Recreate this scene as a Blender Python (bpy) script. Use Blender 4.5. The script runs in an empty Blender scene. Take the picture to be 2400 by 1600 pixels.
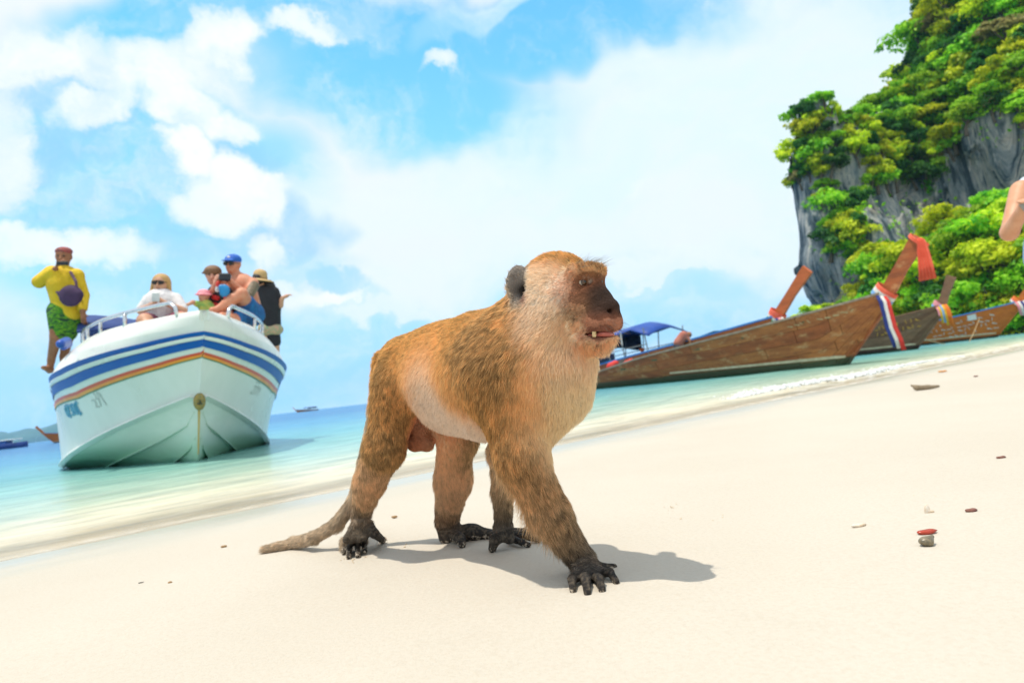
import bpy, bmesh, math, random
import numpy as np
from mathutils import Vector, Matrix

SC = bpy.context.scene
COL = SC.collection
rng = np.random.default_rng(7)
random.seed(7)
PI = math.pi

# ------------------------------------------------------------------ camera
CAM_Z = 0.41                      # metres above the water (water level is z = 0)
ROLL, PITCH, FPX = math.radians(6.65), math.radians(3.75), 1600.0
_U0 = np.array([0, -math.sin(PITCH), math.cos(PITCH)])
CF = np.array([0, math.cos(PITCH), math.sin(PITCH)])
CX = np.array([1.0, 0, 0])
CR = CX * math.cos(ROLL) - _U0 * math.sin(ROLL)
CU = CX * math.sin(ROLL) + _U0 * math.cos(ROLL)
CPOS = np.array([0, 0, CAM_Z])
cam_d = bpy.data.cameras.new('camera')
cam_d.lens, cam_d.sensor_width = 24.0, 36.0
cam_d.clip_start, cam_d.clip_end = 0.05, 20000
cam_d.dof.use_dof = True
cam_d.dof.focus_distance = 1.02
cam_d.dof.aperture_fstop = 6.8
cam = bpy.data.objects.new('camera', cam_d)
COL.objects.link(cam)
cam.matrix_world = Matrix(((CR[0], CU[0], -CF[0], 0), (CR[1], CU[1], -CF[1], 0), (CR[2], CU[2], -CF[2], CAM_Z), (0, 0, 0, 1)))
SC.camera = cam

# ------------------------------------------------------------------ light
SUN_TRAVEL = np.array([0.24, 0.11, -1.0]); SUN_TRAVEL /= np.linalg.norm(SUN_TRAVEL)
sun_d = bpy.data.lights.new('sun', 'SUN')
sun_d.energy, sun_d.angle, sun_d.color = 2.3, math.radians(0.55), (1.0, 0.92, 0.79)
sun = bpy.data.objects.new('sun', sun_d)
COL.objects.link(sun)
sun.rotation_euler = Vector(SUN_TRAVEL).to_track_quat('-Z', 'Y').to_euler()
sun.location = (-4, -2, 9)
SUN_EL = math.asin(-SUN_TRAVEL[2]); SUN_AZ = math.atan2(-SUN_TRAVEL[0], -SUN_TRAVEL[1])

SC.view_settings.view_transform = 'Standard'
SC.view_settings.look = 'None'
SC.view_settings.exposure = 0.74
SC.view_settings.gamma = 1.0
SC.view_settings.use_curve_mapping = False
SC.cycles.use_denoising = True
SC.cycles.max_bounces = 12
SC.cycles.diffuse_bounces = 7
SC.cycles.transparent_max_bounces = 12
SC.cycles.sample_clamp_indirect = 10.0
SC.cycles.transmission_bounces = 10
SC.cycles.caustics_reflective = False
SC.cycles.caustics_refractive = False
try:
    SC.cycles_curves.shape = 'RIBBONS'
    SC.cycles_curves.subdivisions = 2
except Exception:
    pass

def ray(px, py):
    d = CF + (px - 1200) / FPX * CR + (800 - py) / FPX * CU
    return d
def P(px, py, depth):
    """point seen at a photo pixel, that many metres in front of the lens"""
    return CPOS + depth * ray(px, py)
def unit(v):
    v = np.asarray(v, float); return v / np.linalg.norm(v)

# shoreline: a straight line on the water plane, land on the near right side
def hit_z(px, py, z):
    d = ray(px, py); t = (z - CAM_Z) / d[2]
    return CPOS + t * d
SH_A, SH_B = hit_z(-20, 1322, 0.0), hit_z(2400, 817, 0.0)
SH_DIR = unit((SH_B - SH_A)[:2])
SH_N = np.array([SH_DIR[1], -SH_DIR[0]])          # towards the land
def shore_s(x, y):
    return (x - SH_A[0]) * SH_N[0] + (y - SH_A[1]) * SH_N[1]
SAND_TOP = 0.11
def sand_z(x, y):
    s = shore_s(x, y)
    sl = np.maximum(s, 0)
    land = 1.03 * SAND_TOP * (1 - np.exp(-sl / 0.65)) + 0.004 * np.maximum(sl - 2.0, 0)
    sea = -0.075 * np.maximum(-s, 0)
    return np.where(s > 0, land, np.maximum(sea, -5.0))
def G(px, py, lift=0.0):
    """point of the sand seen at a photo pixel"""
    d = ray(px, py); t = (SAND_TOP - CAM_Z) / d[2]
    for _ in range(40):
        p = CPOS + t * d
        t = t * 0.5 + 0.5 * (float(sand_z(p[0], p[1])) - CAM_Z) / d[2]
    p = CPOS + t * d
    p[2] += lift
    return p
def depth_of(p):
    return float((np.asarray(p) - CPOS) @ CF)

# ------------------------------------------------------------------ node helpers
class NT:
    def __init__(s, tree): s.t = tree; s.n = tree.nodes; s.l = tree.links
    def new(s, kind, **kw):
        n = s.n.new(kind)
        for k, v in kw.items():
            if k.startswith('i_'):
                key = k[2:]; key = int(key) if key.isdigit() else key.replace('_', ' ')
                s.set(n.inputs[key], v)
            else: setattr(n, k, v)
        return n
    def set(s, sock, v):
        if isinstance(v, bpy.types.NodeSocket): s.l.new(v, sock)
        elif isinstance(v, bpy.types.Node): s.l.new(v.outputs[0], sock)
        else:
            try: sock.default_value = v
            except Exception:
                sock.default_value = tuple(v) + (1.0,) if len(v) == 3 else v
    def math(s, op, a, b=None, c=None, clamp=False):
        n = s.n.new('ShaderNodeMath'); n.operation = op; n.use_clamp = clamp
        for i, v in enumerate((a, b, c)):
            if v is not None: s.set(n.inputs[i], v)
        return n.outputs[0]
    def vmath(s, op, a, b=None, scale=None):
        n = s.n.new('ShaderNodeVectorMath'); n.operation = op
        s.set(n.inputs[0], a)
        if b is not None: s.set(n.inputs[1], b)
        if scale is not None: s.set(n.inputs['Scale'], scale)
        return n.outputs['Value'] if op in ('DOT_PRODUCT', 'LENGTH', 'DISTANCE') else n.outputs['Vector']
    def mix(s, fac, a, b, blend='MIX'):
        n = s.n.new('ShaderNodeMix'); n.data_type = 'RGBA'; n.blend_type = blend; n.clamp_factor = True
        s.set(n.inputs[0], fac); s.set(n.inputs[6], a); s.set(n.inputs[7], b)
        return n.outputs[2]
    def smooth(s, v, lo, hi, a=0.0, b=1.0):
        n = s.n.new('ShaderNodeMapRange'); n.interpolation_type = 'SMOOTHSTEP'
        s.set(n.inputs[0], v); s.set(n.inputs[1], lo); s.set(n.inputs[2], hi); s.set(n.inputs[3], a); s.set(n.inputs[4], b)
        return n.outputs[0]
    def noise(s, vec, scale, detail=4, rough=0.55, dist=0.0, col=False):
        n = s.n.new('ShaderNodeTexNoise')
        if vec is not None: s.set(n.inputs['Vector'], vec)
        n.inputs['Scale'].default_value = scale; n.inputs['Detail'].default_value = detail
        n.inputs['Roughness'].default_value = rough; n.inputs['Distortion'].default_value = dist
        return n.outputs['Color' if col else 'Fac']
    def ramp(s, fac, stops):
        n = s.n.new('ShaderNodeValToRGB'); s.set(n.inputs[0], fac)
        e = n.color_ramp.elements
        while len(e) < len(stops): e.new(0.5)
        for el, (p, c) in zip(e, stops): el.position = p; el.color = tuple(c) + ((1.0,) if len(c) == 3 else ())
        return n.outputs[0]
    def bump(s, h, strength=0.3, dist=0.01, normal=None):
        n = s.n.new('ShaderNodeBump'); s.set(n.inputs['Height'], h)
        n.inputs['Strength'].default_value = strength; n.inputs['Distance'].default_value = dist
        if normal is not None: s.set(n.inputs['Normal'], normal)
        return n.outputs[0]

def new_mat(name):
    m = bpy.data.materials.new(name); m.use_nodes = True
    nt = NT(m.node_tree); nt.n.clear()
    out = nt.new('ShaderNodeOutputMaterial')
    b = nt.new('ShaderNodeBsdfPrincipled')
    nt.l.new(b.outputs[0], out.inputs[0])
    return m, nt, b, out
_MATS = {}
def paint(name, c1=(.5, .5, .5), c2=None, scale=8.0, rough=0.6, bump=0.0, bscale=None, metal=0.0, spec=0.5, detail=5, dist=0.01, stretch=None):
    """base colour that wanders between two tones, with a little relief"""
    if name in _MATS: return _MATS[name]
    m, nt, b, out = new_mat(name)
    tc = nt.new('ShaderNodeTexCoord').outputs['Object']
    if stretch: tc = nt.vmath('MULTIPLY', tc, stretch)
    f = nt.noise(tc, scale, detail, 0.6)
    col = nt.mix(nt.smooth(f, 0.3, 0.7), c1, c2 or tuple(x * 0.8 for x in c1))
    nt.set(b.inputs['Base Color'], col)
    nt.set(b.inputs['Roughness'], nt.math('ADD', nt.math('MULTIPLY', f, 0.2), rough - 0.1))
    b.inputs['Metallic'].default_value = metal
    b.inputs['Specular IOR Level'].default_value = spec
    if bump:
        nt.set(b.inputs['Normal'], nt.bump(nt.noise(tc, bscale or scale * 4, 5, 0.6), bump, dist))
    _MATS[name] = m
    return m
def attr_mat(name, rough=0.6, bump=0.0, bscale=100, spec=0.4, vary=0.15, dist=0.002, sss=0.0, attr='tone'):
    """base colour from a per-vertex attribute (markings and skin tones of the thing itself)"""
    m, nt, b, out = new_mat(name)
    a = nt.new('ShaderNodeAttribute', attribute_name=attr).outputs['Color']
    tc = nt.new('ShaderNodeTexCoord').outputs['Object']
    f = nt.noise(tc, bscale * 0.4, 5, 0.6)
    col = nt.mix(1.0, a, nt.mix(f, (1 - vary,) * 3, (1 + vary,) * 3), 'MULTIPLY')
    nt.set(b.inputs['Base Color'], col)
    b.inputs['Roughness'].default_value = rough
    b.inputs['Specular IOR Level'].default_value = spec
    if sss:
        b.inputs['Subsurface Weight'].default_value = sss; b.inputs['Subsurface Scale'].default_value = 0.004
        b.inputs['Subsurface Radius'].default_value = (1, .4, .2)
    if bump: nt.set(b.inputs['Normal'], nt.bump(nt.noise(tc, bscale, 5, 0.65), bump, dist))
    return m

# ------------------------------------------------------------------ object helpers
def tag(o, label=None, cat=None, group=None, kind=None):
    if label: o['label'] = label
    if cat: o['category'] = cat
    if group: o['group'] = group
    if kind: o['kind'] = kind
    return o
def link(name, data, parent=None, loc=None, mat=None):
    o = bpy.data.objects.new(name, data); COL.objects.link(o)
    if parent is not None: o.parent = parent
    if loc is not None: o.location = loc
    if mat is not None: data.materials.append(mat)
    return o
def thing(name, label, cat, loc=(0, 0, 0), rz=0.0, group=None):
    o = bpy.data.objects.new(name, None); COL.objects.link(o)
    o.location = loc; o.rotation_euler = (0, 0, rz); o.empty_display_size = 0.1
    return tag(o, label, cat, group)
def mesh_np(name, v, f, smooth=True):
    """mesh from numpy verts and a list/array of faces"""
    me = bpy.data.meshes.new(name)
    v = np.asarray(v, np.float32)
    if isinstance(f, np.ndarray):
        n, k = f.shape
        me.vertices.add(len(v)); me.vertices.foreach_set('co', v.ravel())
        me.loops.add(n * k); me.loops.foreach_set('vertex_index', f.astype(np.int32).ravel())
        me.polygons.add(n)
        me.polygons.foreach_set('loop_start', np.arange(0, n * k, k, dtype=np.int32))
        me.polygons.foreach_set('loop_total', np.full(n, k, np.int32))
        me.update(calc_edges=True); me.validate()
    else:
        me.from_pydata([tuple(map(float, p)) for p in v], [], [tuple(map(int, q)) for q in f]); me.update()
    if smooth and len(me.polygons): me.polygons.foreach_set('use_smooth', np.ones(len(me.polygons), bool))
    return me
def set_tone(me, cols, name='tone'):
    a = me.attributes.new(name, 'FLOAT_COLOR', 'POINT')
    c = np.ones((len(cols), 4), np.float32); c[:, :3] = cols
    a.data.foreach_set('color', c.ravel())

class MB:
    """collects boxes, tubes, lofts into one mesh"""
    def __init__(s): s.v = []; s.f = []
    def add(s, v, f):
        k = len(s.v); s.v += [tuple(map(float, p)) for p in v]; s.f += [tuple(int(i) + k for i in q) for q in f]; return s
    def box(s, c, size, R=None, bev=0.0):
        hx, hy, hz = (q / 2 for q in size)
        if bev:
            b = bev; pts = []
            for sx in (-1, 1):
                for sy in (-1, 1):
                    for sz in (-1, 1):
                        pts += [(sx * (hx - b), sy * (hy - b), sz * hz), (sx * (hx - b), sy * hy, sz * (hz - b)), (sx * hx, sy * (hy - b), sz * (hz - b))]
            bm = bmesh.new(); vs = [bm.verts.new(p) for p in pts]
            bmesh.ops.convex_hull(bm, input=vs); bm.verts.index_update()
            v = [np.array(q.co) for q in bm.verts]; f = [[q.index for q in fc.verts] for fc in bm.faces]; bm.free()
        else:
            v = [np.array((sx * hx, sy * hy, sz * hz)) for sx in (-1, 1) for sy in (-1, 1) for sz in (-1, 1)]
            f = [(0, 1, 3, 2), (4, 6, 7, 5), (0, 4, 5, 1), (2, 3, 7, 6), (0, 2, 6, 4), (1, 5, 7, 3)]
        if R is not None: v = [np.asarray(R) @ p for p in v]
        return s.add([p + np.asarray(c) for p in v], f)
    def tube(s, pts, r, n=8, cap=True):
        pts = [np.asarray(p, float) for p in pts]
        rs = r if hasattr(r, '__len__') else [r] * len(pts)
        up = np.array([0.13, 0.31, 0.94]); rings = []
        for i, p in enumerate(pts):
            d = unit(pts[min(i + 1, len(pts) - 1)] - pts[max(i - 1, 0)])
            a = np.cross(d, up); a = unit(a) if np.linalg.norm(a) > 1e-4 else np.array([1.0, 0, 0])
            b = np.cross(d, a); up = np.cross(a, d)
            rings.append([p + rs[i] * (math.cos(t) * a + math.sin(t) * b) for t in np.linspace(0, 2 * PI, n, endpoint=False)])
        v = [q for rg in rings for q in rg]; f = []
        for i in range(len(pts) - 1):
            for j in range(n):
                f.append((i * n + j, i * n + (j + 1) % n, (i + 1) * n + (j + 1) % n, (i + 1) * n + j))
        if cap: f += [tuple(range(n))[::-1], tuple((len(pts) - 1) * n + j for j in range(n))]
        return s.add(v, f)
    def grid(s, rows, close=False):
        """quad sheet through rows of points"""
        m = len(rows[0]); v = [p for r in rows for p in r]; f = []
        for i in range(len(rows) - 1):
            for j in range(m if close else m - 1):
                f.append((i * m + j, i * m + (j + 1) % m, (i + 1) * m + (j + 1) % m, (i + 1) * m + j))
        return s.add(v, f)
    def solid(s, rows, thick, nrm=None):
        """sheet with thickness (rows of points, pushed along the sheet normal)"""
        R = np.array(rows, float); a, m = R.shape[:2]
        du = np.gradient(R, axis=0); dv = np.gradient(R, axis=1); N = np.cross(du, dv)
        N /= np.maximum(np.linalg.norm(N, axis=2, keepdims=True), 1e-9)
        A = R + N * thick / 2; B = R - N * thick / 2
        v = list(A.reshape(-1, 3)) + list(B.reshape(-1, 3)); k = a * m; f = []
        for i in range(a - 1):
            for j in range(m - 1):
                q = (i * m + j, i * m + j + 1, (i + 1) * m + j + 1, (i + 1) * m + j)
                f += [q, tuple(k + t for t in q[::-1])]
        bd = [j for j in range(m)] + [i * m + m - 1 for i in range(1, a)] + [(a - 1) * m + j for j in range(m - 2, -1, -1)] + [i * m for i in range(a - 2, 0, -1)]
        for p, q in zip(bd, bd[1:] + bd[:1]): f.append((p, k + p, k + q, q)[::-1])
        return s.add(v, f)
    def mesh(s, name, smooth=False):
        me = mesh_np(name, s.v, s.f, smooth)
        bm = bmesh.new(); bm.from_mesh(me); bmesh.ops.recalc_face_normals(bm, faces=bm.faces); bm.to_mesh(me); bm.free()
        return me
    def build(s, name, mat=None, parent=None, loc=None, smooth=False):
        return link(name, s.mesh(name, smooth), parent, loc, mat)
def dup(o, parent=None, loc=None, rz=None, sc=None):
    c = o.copy(); COL.objects.link(c)
    if parent is not None: c.parent = parent
    if loc is not None: c.location = loc
    if rz is not None: c.rotation_euler = (0, 0, rz)
    if sc is not None: c.scale = sc
    for ch in list(o.children): dup(ch, c)
    return c

# ------------------------------------------------------------------ implicit surfaces (bodies, rock): smooth unions, meshed by surface nets
def cone(a, b, ra, rb, k=0.02, sub=False):
    return ('c', np.asarray(a, float), np.asarray(b, float), float(ra), float(rb), k, sub)
def px(x, y, d): return P(x, y, d)
def pc(a, b, k=0.02, sub=False):
    """tapered limb between two photo points (x, y, distance, radius in photo pixels)"""
    return cone(px(*a[:3]), px(*b[:3]), a[3] * a[2] / 1600, b[3] * b[2] / 1600, k, sub)
def ball(a, r, k=0.02, sub=False): return ('c', np.asarray(a, float), np.asarray(a, float) + 1e-5, float(r), float(r), k, sub)
def egg(c, axes, rad, k=0.02, sub=False):
    return ('e', np.asarray(c, float), np.asarray(axes, float), np.asarray(rad, float), None, k, sub)
def sdf_prim(p, X):
    if p[0] == 'c':
        a, b, ra, rb = p[1:5]
        ba = b - a; L2 = ba @ ba
        t = np.clip(((X - a) @ ba) / L2, 0, 1)
        D = X - (a + t[..., None] * ba)
        return np.sqrt((D * D).sum(-1)) - (ra + t * (rb - ra))
    c, A, R = p[1:4]
    q = (X - c) @ A.T
    k0 = np.sqrt(((q / R) ** 2).sum(-1)); k1 = np.sqrt(((q / (R * R)) ** 2).sum(-1))
    return k0 * (k0 - 1.0) / np.maximum(k1, 1e-9)
def prim_box(p):
    if p[0] == 'c':
        r = max(p[3], p[4]); return np.minimum(p[1], p[2]) - r, np.maximum(p[1], p[2]) + r
    r = p[3].max(); return p[1] - r, p[1] + r
def sdf_mesh(prims, h, extra=None, pad=0.0):
    lo = np.min([prim_box(p)[0] for p in prims if not p[6]], axis=0) - 3 * h - pad
    hi = np.max([prim_box(p)[1] for p in prims if not p[6]], axis=0) + 3 * h + pad
    B = 8
    nb = np.ceil((hi - lo) / (h * B)).astype(int) + 1
    n = nb * B
    gi = np.stack(np.meshgrid(*[np.arange(q) for q in nb], indexing='ij'), -1).reshape(-1, 3)
    cen = lo + (gi * B + (B - 1) / 2) * h
    hd = h * B * 0.90 + pad
    kmax = max(p[5] for p in prims)
    d0 = np.full(len(gi), 1e3)
    dps = []
    for p in prims:
        d = sdf_prim(p, cen); dps.append(d)
        if not p[6]: d0 = np.minimum(d0, d)
    keep = (d0 < hd + kmax) & (d0 > -hd * 2.2 - kmax)
    for p, d in zip(prims, dps):
        if p[6]: keep |= (np.abs(d) < hd * 1.6) & (d0 < hd + kmax)
    D = np.where(d0 < 0, -1.0, 1.0).astype(np.float32)
    gk = gi[keep]; ck = cen[keep]
    off = np.stack(np.meshgrid(*[np.arange(B)] * 3, indexing='ij'), -1).reshape(-1, 3)
    pts = (lo + (gk[:, None, :] * B + off[None]) * h)
    F = np.full(pts.shape[:2], 1e3)
    for p, d in zip(prims, dps):
        dk = d[keep]
        sel = np.where(np.abs(dk) < hd * 1.6 + kmax * 1.5 + 1e-9)[0] if p[6] else np.where(dk < hd * 1.4 + kmax * 1.5)[0]
        if not len(sel): continue
        v = sdf_prim(p, pts[sel]); a = F[sel]; k = p[5]
        if p[6]:
            v = -v; hh = np.maximum(k - np.abs(a - v), 0) / k
            F[sel] = np.maximum(a, v) + hh * hh * k / 4
        else:
            hh = np.maximum(k - np.abs(a - v), 0) / k
            F[sel] = np.minimum(a, v) - hh * hh * k / 4
    if extra is not None: F = F + extra(pts.reshape(-1, 3)).reshape(F.shape)
    G3 = np.empty(tuple(n), np.float32)
    Dv = np.repeat(np.repeat(np.repeat(D.reshape(nb), B, 0), B, 1), B, 2)
    G3[:] = Dv
    V = G3.reshape(nb[0], B, nb[1], B, nb[2], B).transpose(0, 2, 4, 1, 3, 5)
    Vc = V.copy().reshape(-1, B ** 3); Vc[np.where(keep)[0]] = F
    G3 = Vc.reshape(nb[0], nb[1], nb[2], B, B, B).transpose(0, 3, 1, 4, 2, 5).reshape(tuple(n))
    return surface_nets(G3, lo, h)
def surface_nets(D, lo, h):
    ins = D < 0
    c = ins[:-1, :-1, :-1].astype(np.int8)
    corners = [(i, j, k) for i in (0, 1) for j in (0, 1) for k in (0, 1)]
    nx, ny, nz = D.shape
    cnt = np.zeros((nx - 1, ny - 1, nz - 1), np.int8)
    for i, j, k in corners: cnt += ins[i:nx - 1 + i, j:ny - 1 + j, k:nz - 1 + k]
    act = np.argwhere((cnt > 0) & (cnt < 8))
    idx = np.full((nx - 1, ny - 1, nz - 1), -1, np.int32)
    idx[tuple(act.T)] = np.arange(len(act))
    vals = {cc: D[act[:, 0] + cc[0], act[:, 1] + cc[1], act[:, 2] + cc[2]] for cc in corners}
    acc = np.zeros((len(act), 3)); num = np.zeros(len(act))
    for a in corners:
        for ax in range(3):
            if a[ax] == 0:
                b = list(a); b[ax] = 1; b = tuple(b)
                va, vb = vals[a], vals[b]; m = (va < 0) != (vb < 0)
                t = np.where(m, va / np.where(m, va - vb, 1), 0)
                for q in range(3): acc[:, q] += np.where(m, a[q] + (t if q == ax else 0), 0)
                num += m
    verts = lo + (act + acc / np.maximum(num, 1)[:, None]) * h
    faces = []
    for ax in range(3):
        s0 = [slice(None)] * 3; s1 = [slice(None)] * 3
        s0[ax] = slice(0, -1); s1[ax] = slice(1, None)
        a, b = ins[tuple(s0)], ins[tuple(s1)]
        e = np.argwhere(a != b)
        u, w = (ax + 1) % 3, (ax + 2) % 3
        ok = (e[:, u] > 0) & (e[:, w] > 0) & (e[:, u] < D.shape[u] - 1) & (e[:, w] < D.shape[w] - 1)
        e = e[ok]
        flip = a[tuple(e.T)]
        def cell(du, dw):
            q = e.copy(); q[:, u] += du; q[:, w] += dw; return idx[tuple(q.T)]
        q = np.stack([cell(-1, -1), cell(0, -1), cell(0, 0), cell(-1, 0)], 1)
        q[~flip] = q[~flip][:, ::-1]
        faces.append(q)
    faces = np.concatenate(faces)
    faces = faces[(faces >= 0).all(1)]
    return verts, faces
def relax(v, f, it=2, lam=0.5):
    e = np.concatenate([f[:, [0, 1]], f[:, [1, 2]], f[:, [2, 3]], f[:, [3, 0]]])
    for _ in range(it):
        s = np.zeros_like(v); n = np.zeros(len(v))
        np.add.at(s, e[:, 0], v[e[:, 1]]); np.add.at(n, e[:, 0], 1)
        np.add.at(s, e[:, 1], v[e[:, 0]]); np.add.at(n, e[:, 1], 1)
        v = v + lam * (s / np.maximum(n, 1)[:, None] - v)
    return v
def vnormals(v, f):
    n = np.cross(v[f[:, 2]] - v[f[:, 0]], v[f[:, 3]] - v[f[:, 1]])
    N = np.zeros_like(v)
    for i in range(4): np.add.at(N, f[:, i], n)
    return N / np.maximum(np.linalg.norm(N, axis=1, keepdims=True), 1e-12)
def body_obj(name, prims, h, mat, parent=None, it=2, tone=None, extra=None):
    v, f = sdf_mesh(prims, h, extra); v = relax(v, f, it)
    org = np.array(parent.location) if parent is not None else np.zeros(3)
    me = mesh_np(name, v - org, f)
    if tone is not None: set_tone(me, tone(v, vnormals(v, f)))
    return link(name, me, parent, None, mat)
# cheap smooth value noise for numpy
_perm = np.random.default_rng(3).random((32, 32, 32))
def vnoise(X, scale):
    q = np.asarray(X) * scale; i = np.floor(q).astype(int); t = q - i; t = t * t * (3 - 2 * t); r = 0
    for dx in (0, 1):
        for dy in (0, 1):
            for dz in (0, 1):
                w = (t[..., 0] if dx else 1 - t[..., 0]) * (t[..., 1] if dy else 1 - t[..., 1]) * (t[..., 2] if dz else 1 - t[..., 2])
                r = r + w * _perm[(i[..., 0] + dx) % 32, (i[..., 1] + dy) % 32, (i[..., 2] + dz) % 32]
    return r
def fbm(X, scale, oct=4, g=0.5):
    r = 0; a = 1; t = 0
    for o in range(oct):
        r = r + a * vnoise(np.asarray(X) + 7.3 * o, scale * 2 ** o); t += a; a *= g
    return r / t
# ------------------------------------------------------------------ sky: physical sky, tinted, with cloud banks placed by direction
def build_world():
    w = bpy.data.worlds.new('World'); SC.world = w; w.use_nodes = True
    nt = NT(w.node_tree); nt.n.clear()
    out = nt.new('ShaderNodeOutputWorld'); bg = nt.new('ShaderNodeBackground')
    nt.l.new(bg.outputs[0], out.inputs[0])
    sky = nt.new('ShaderNodeTexSky', sky_type='NISHITA', sun_disc=False, sun_elevation=SUN_EL, sun_rotation=SUN_AZ % (2 * PI), altitude=5, air_density=1.0, dust_density=0.6, ozone_density=2.2)
    D = nt.new('ShaderNodeTexCoord').outputs['Generated']
    D = nt.vmath('NORMALIZE', D)
    z = nt.new('ShaderNodeSeparateXYZ', i_0=D).outputs[2]
    base = nt.mix(1.0, sky.outputs[0], SKY_TINT, 'MULTIPLY')
    col = nt.mix(nt.smooth(z, 0.55, -0.02), base, SKY_LOW)
    n1 = nt.noise(D, 5.0, 3, 0.55, 0, True); n2 = nt.noise(D, 14.0, 6, 0.66, 0, True)
    wv = nt.vmath('ADD', nt.vmath('SCALE', nt.vmath('SUBTRACT', n1, (.5, .5, .5)), None, .17), nt.vmath('SCALE', nt.vmath('SUBTRACT', n2, (.5, .5, .5)), None, .08))
    DW = nt.vmath('ADD', D, wv)
    Dsoft = nt.vmath('ADD', D, nt.vmath('SCALE', nt.vmath('SUBTRACT', n1, (.5, .5, .5)), None, .22))
    def blob(cx, cy, rx, ry, rot, soft, crisp):
        d0 = unit(ray(cx, cy)); c, s_ = math.cos(math.radians(rot)), math.sin(math.radians(rot))
        e1 = unit(ray(cx + c, cy - s_) - ray(cx, cy)); e1 = unit(e1 - (e1 @ d0) * d0); e2 = np.cross(d0, e1)
        q = nt.vmath('SUBTRACT', DW if crisp else Dsoft, tuple(d0))
        a = nt.math('POWER', nt.vmath('DOT_PRODUCT', q, tuple(e1 * 1600 / rx)), 2.0)
        b = nt.math('POWER', nt.vmath('DOT_PRODUCT', q, tuple(e2 * 1600 / ry)), 2.0)
        return nt.smooth(nt.math('ADD', a, b), 1.0, 1.0 - soft)
    # broken high cloud over the whole sky
    gn = nt.noise(nt.vmath('MULTIPLY', DW, (1.0, 1.0, 1.5)), 2.1, 5, .55)
    sheet = nt.smooth(gn, .28, .50, 0, .95)
    hole = None
    for hx, hy, hrx, hry, hr in HOLES:
        v = blob(hx, hy, hrx, hry, hr, .8, False); hole = v if hole is None else nt.math('MAXIMUM', hole, v)
    sheet = nt.math('MULTIPLY', sheet, nt.math('SUBTRACT', 1.0, hole))
    col = nt.mix(sheet, col, (5.4, 5.65, 5.75))
    for colr, alpha, soft, crisp, blobs in CLOUDS:
        m = None
        for bl in blobs:
            v = blob(*bl, soft, crisp)
            m = v if m is None else nt.math('MAXIMUM', m, v)
        if crisp:
            nn = nt.noise(DW, 8.0, 9, .66)
            al = nt.smooth(nt.math('ADD', m, nt.math('MULTIPLY', nt.math('SUBTRACT', nn, .5), 1.7)), -.05, 1.15, 0, alpha)
        else:
            nn = nt.noise(Dsoft, 6.0, 6, .62)
            d0 = unit(ray(1400, 380)); e1 = unit(ray(1420, 372) - ray(1400, 380)); e1 = unit(e1 - (e1 @ d0) * d0); e2 = np.cross(d0, e1)
            sv = nt.new('ShaderNodeCombineXYZ', i_0=nt.math('MULTIPLY', nt.vmath('DOT_PRODUCT', DW, tuple(e1)), 2.2), i_1=nt.math('MULTIPLY', nt.vmath('DOT_PRODUCT', DW, tuple(e2)), 8.0), i_2=nt.math('MULTIPLY', nt.vmath('DOT_PRODUCT', DW, tuple(d0)), 2.0)).outputs[0]
            wisp = nt.smooth(nt.noise(sv, 1.6, 8, .64, .4), .34, .62, .34, 1.0)
            al = nt.smooth(nt.math('ADD', m, nt.math('MULTIPLY', nt.math('SUBTRACT', nn, .5), .9)), .15, 1.0, 0, alpha)
            al = nt.math('MULTIPLY', al, wisp)
        if crisp and colr == WHITE:                     # soft grey-blue folds inside the cloud
            colr = nt.mix(nt.smooth(nt.noise(DW, 5.0, 7, .62), .42, .66, 0, .75), colr, (4.4, 5.35, 6.15))
        col = nt.mix(al, col, colr)
    # thin high streaks and small puffs everywhere, so that the sky goes on outside the frame
    st = nt.noise(nt.vmath('MULTIPLY', DW, (3.0, 5.0, 9.0)), 1.7, 6, .62)
    col = nt.mix(nt.smooth(st, .50, .86, 0, .50), col, (CW * .92, CW * .97, CW))
    pf = nt.noise(DW, 11.0, 6, .6)
    col = nt.mix(nt.smooth(pf, .66, .80, 0, .45), col, (CW, CW, CW))
    nt.set(bg.inputs[0], col); bg.inputs[1].default_value = SKY_STRENGTH
SKY_STRENGTH = 0.104
HOLES = [(960, 190, 460, 190, -10), (560, 40, 420, 110, 0), (1350, 70, 420, 130, 5), (300, 480, 460, 300, 0), (500, 880, 900, 160, 6), (1600, 720, 500, 130, 6)]
CW = 6.2                                  # cloud white in the sky's own units
SKY_TINT = (.80, 1.72, 1.80)
SKY_LOW = (2.4, 4.3, 6.1)
BLUEISH = (2.1, 4.0, 6.3); VEIL = (5.15, 5.75, 6.05); WHITE = (6.25, 6.3, 6.35)
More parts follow.
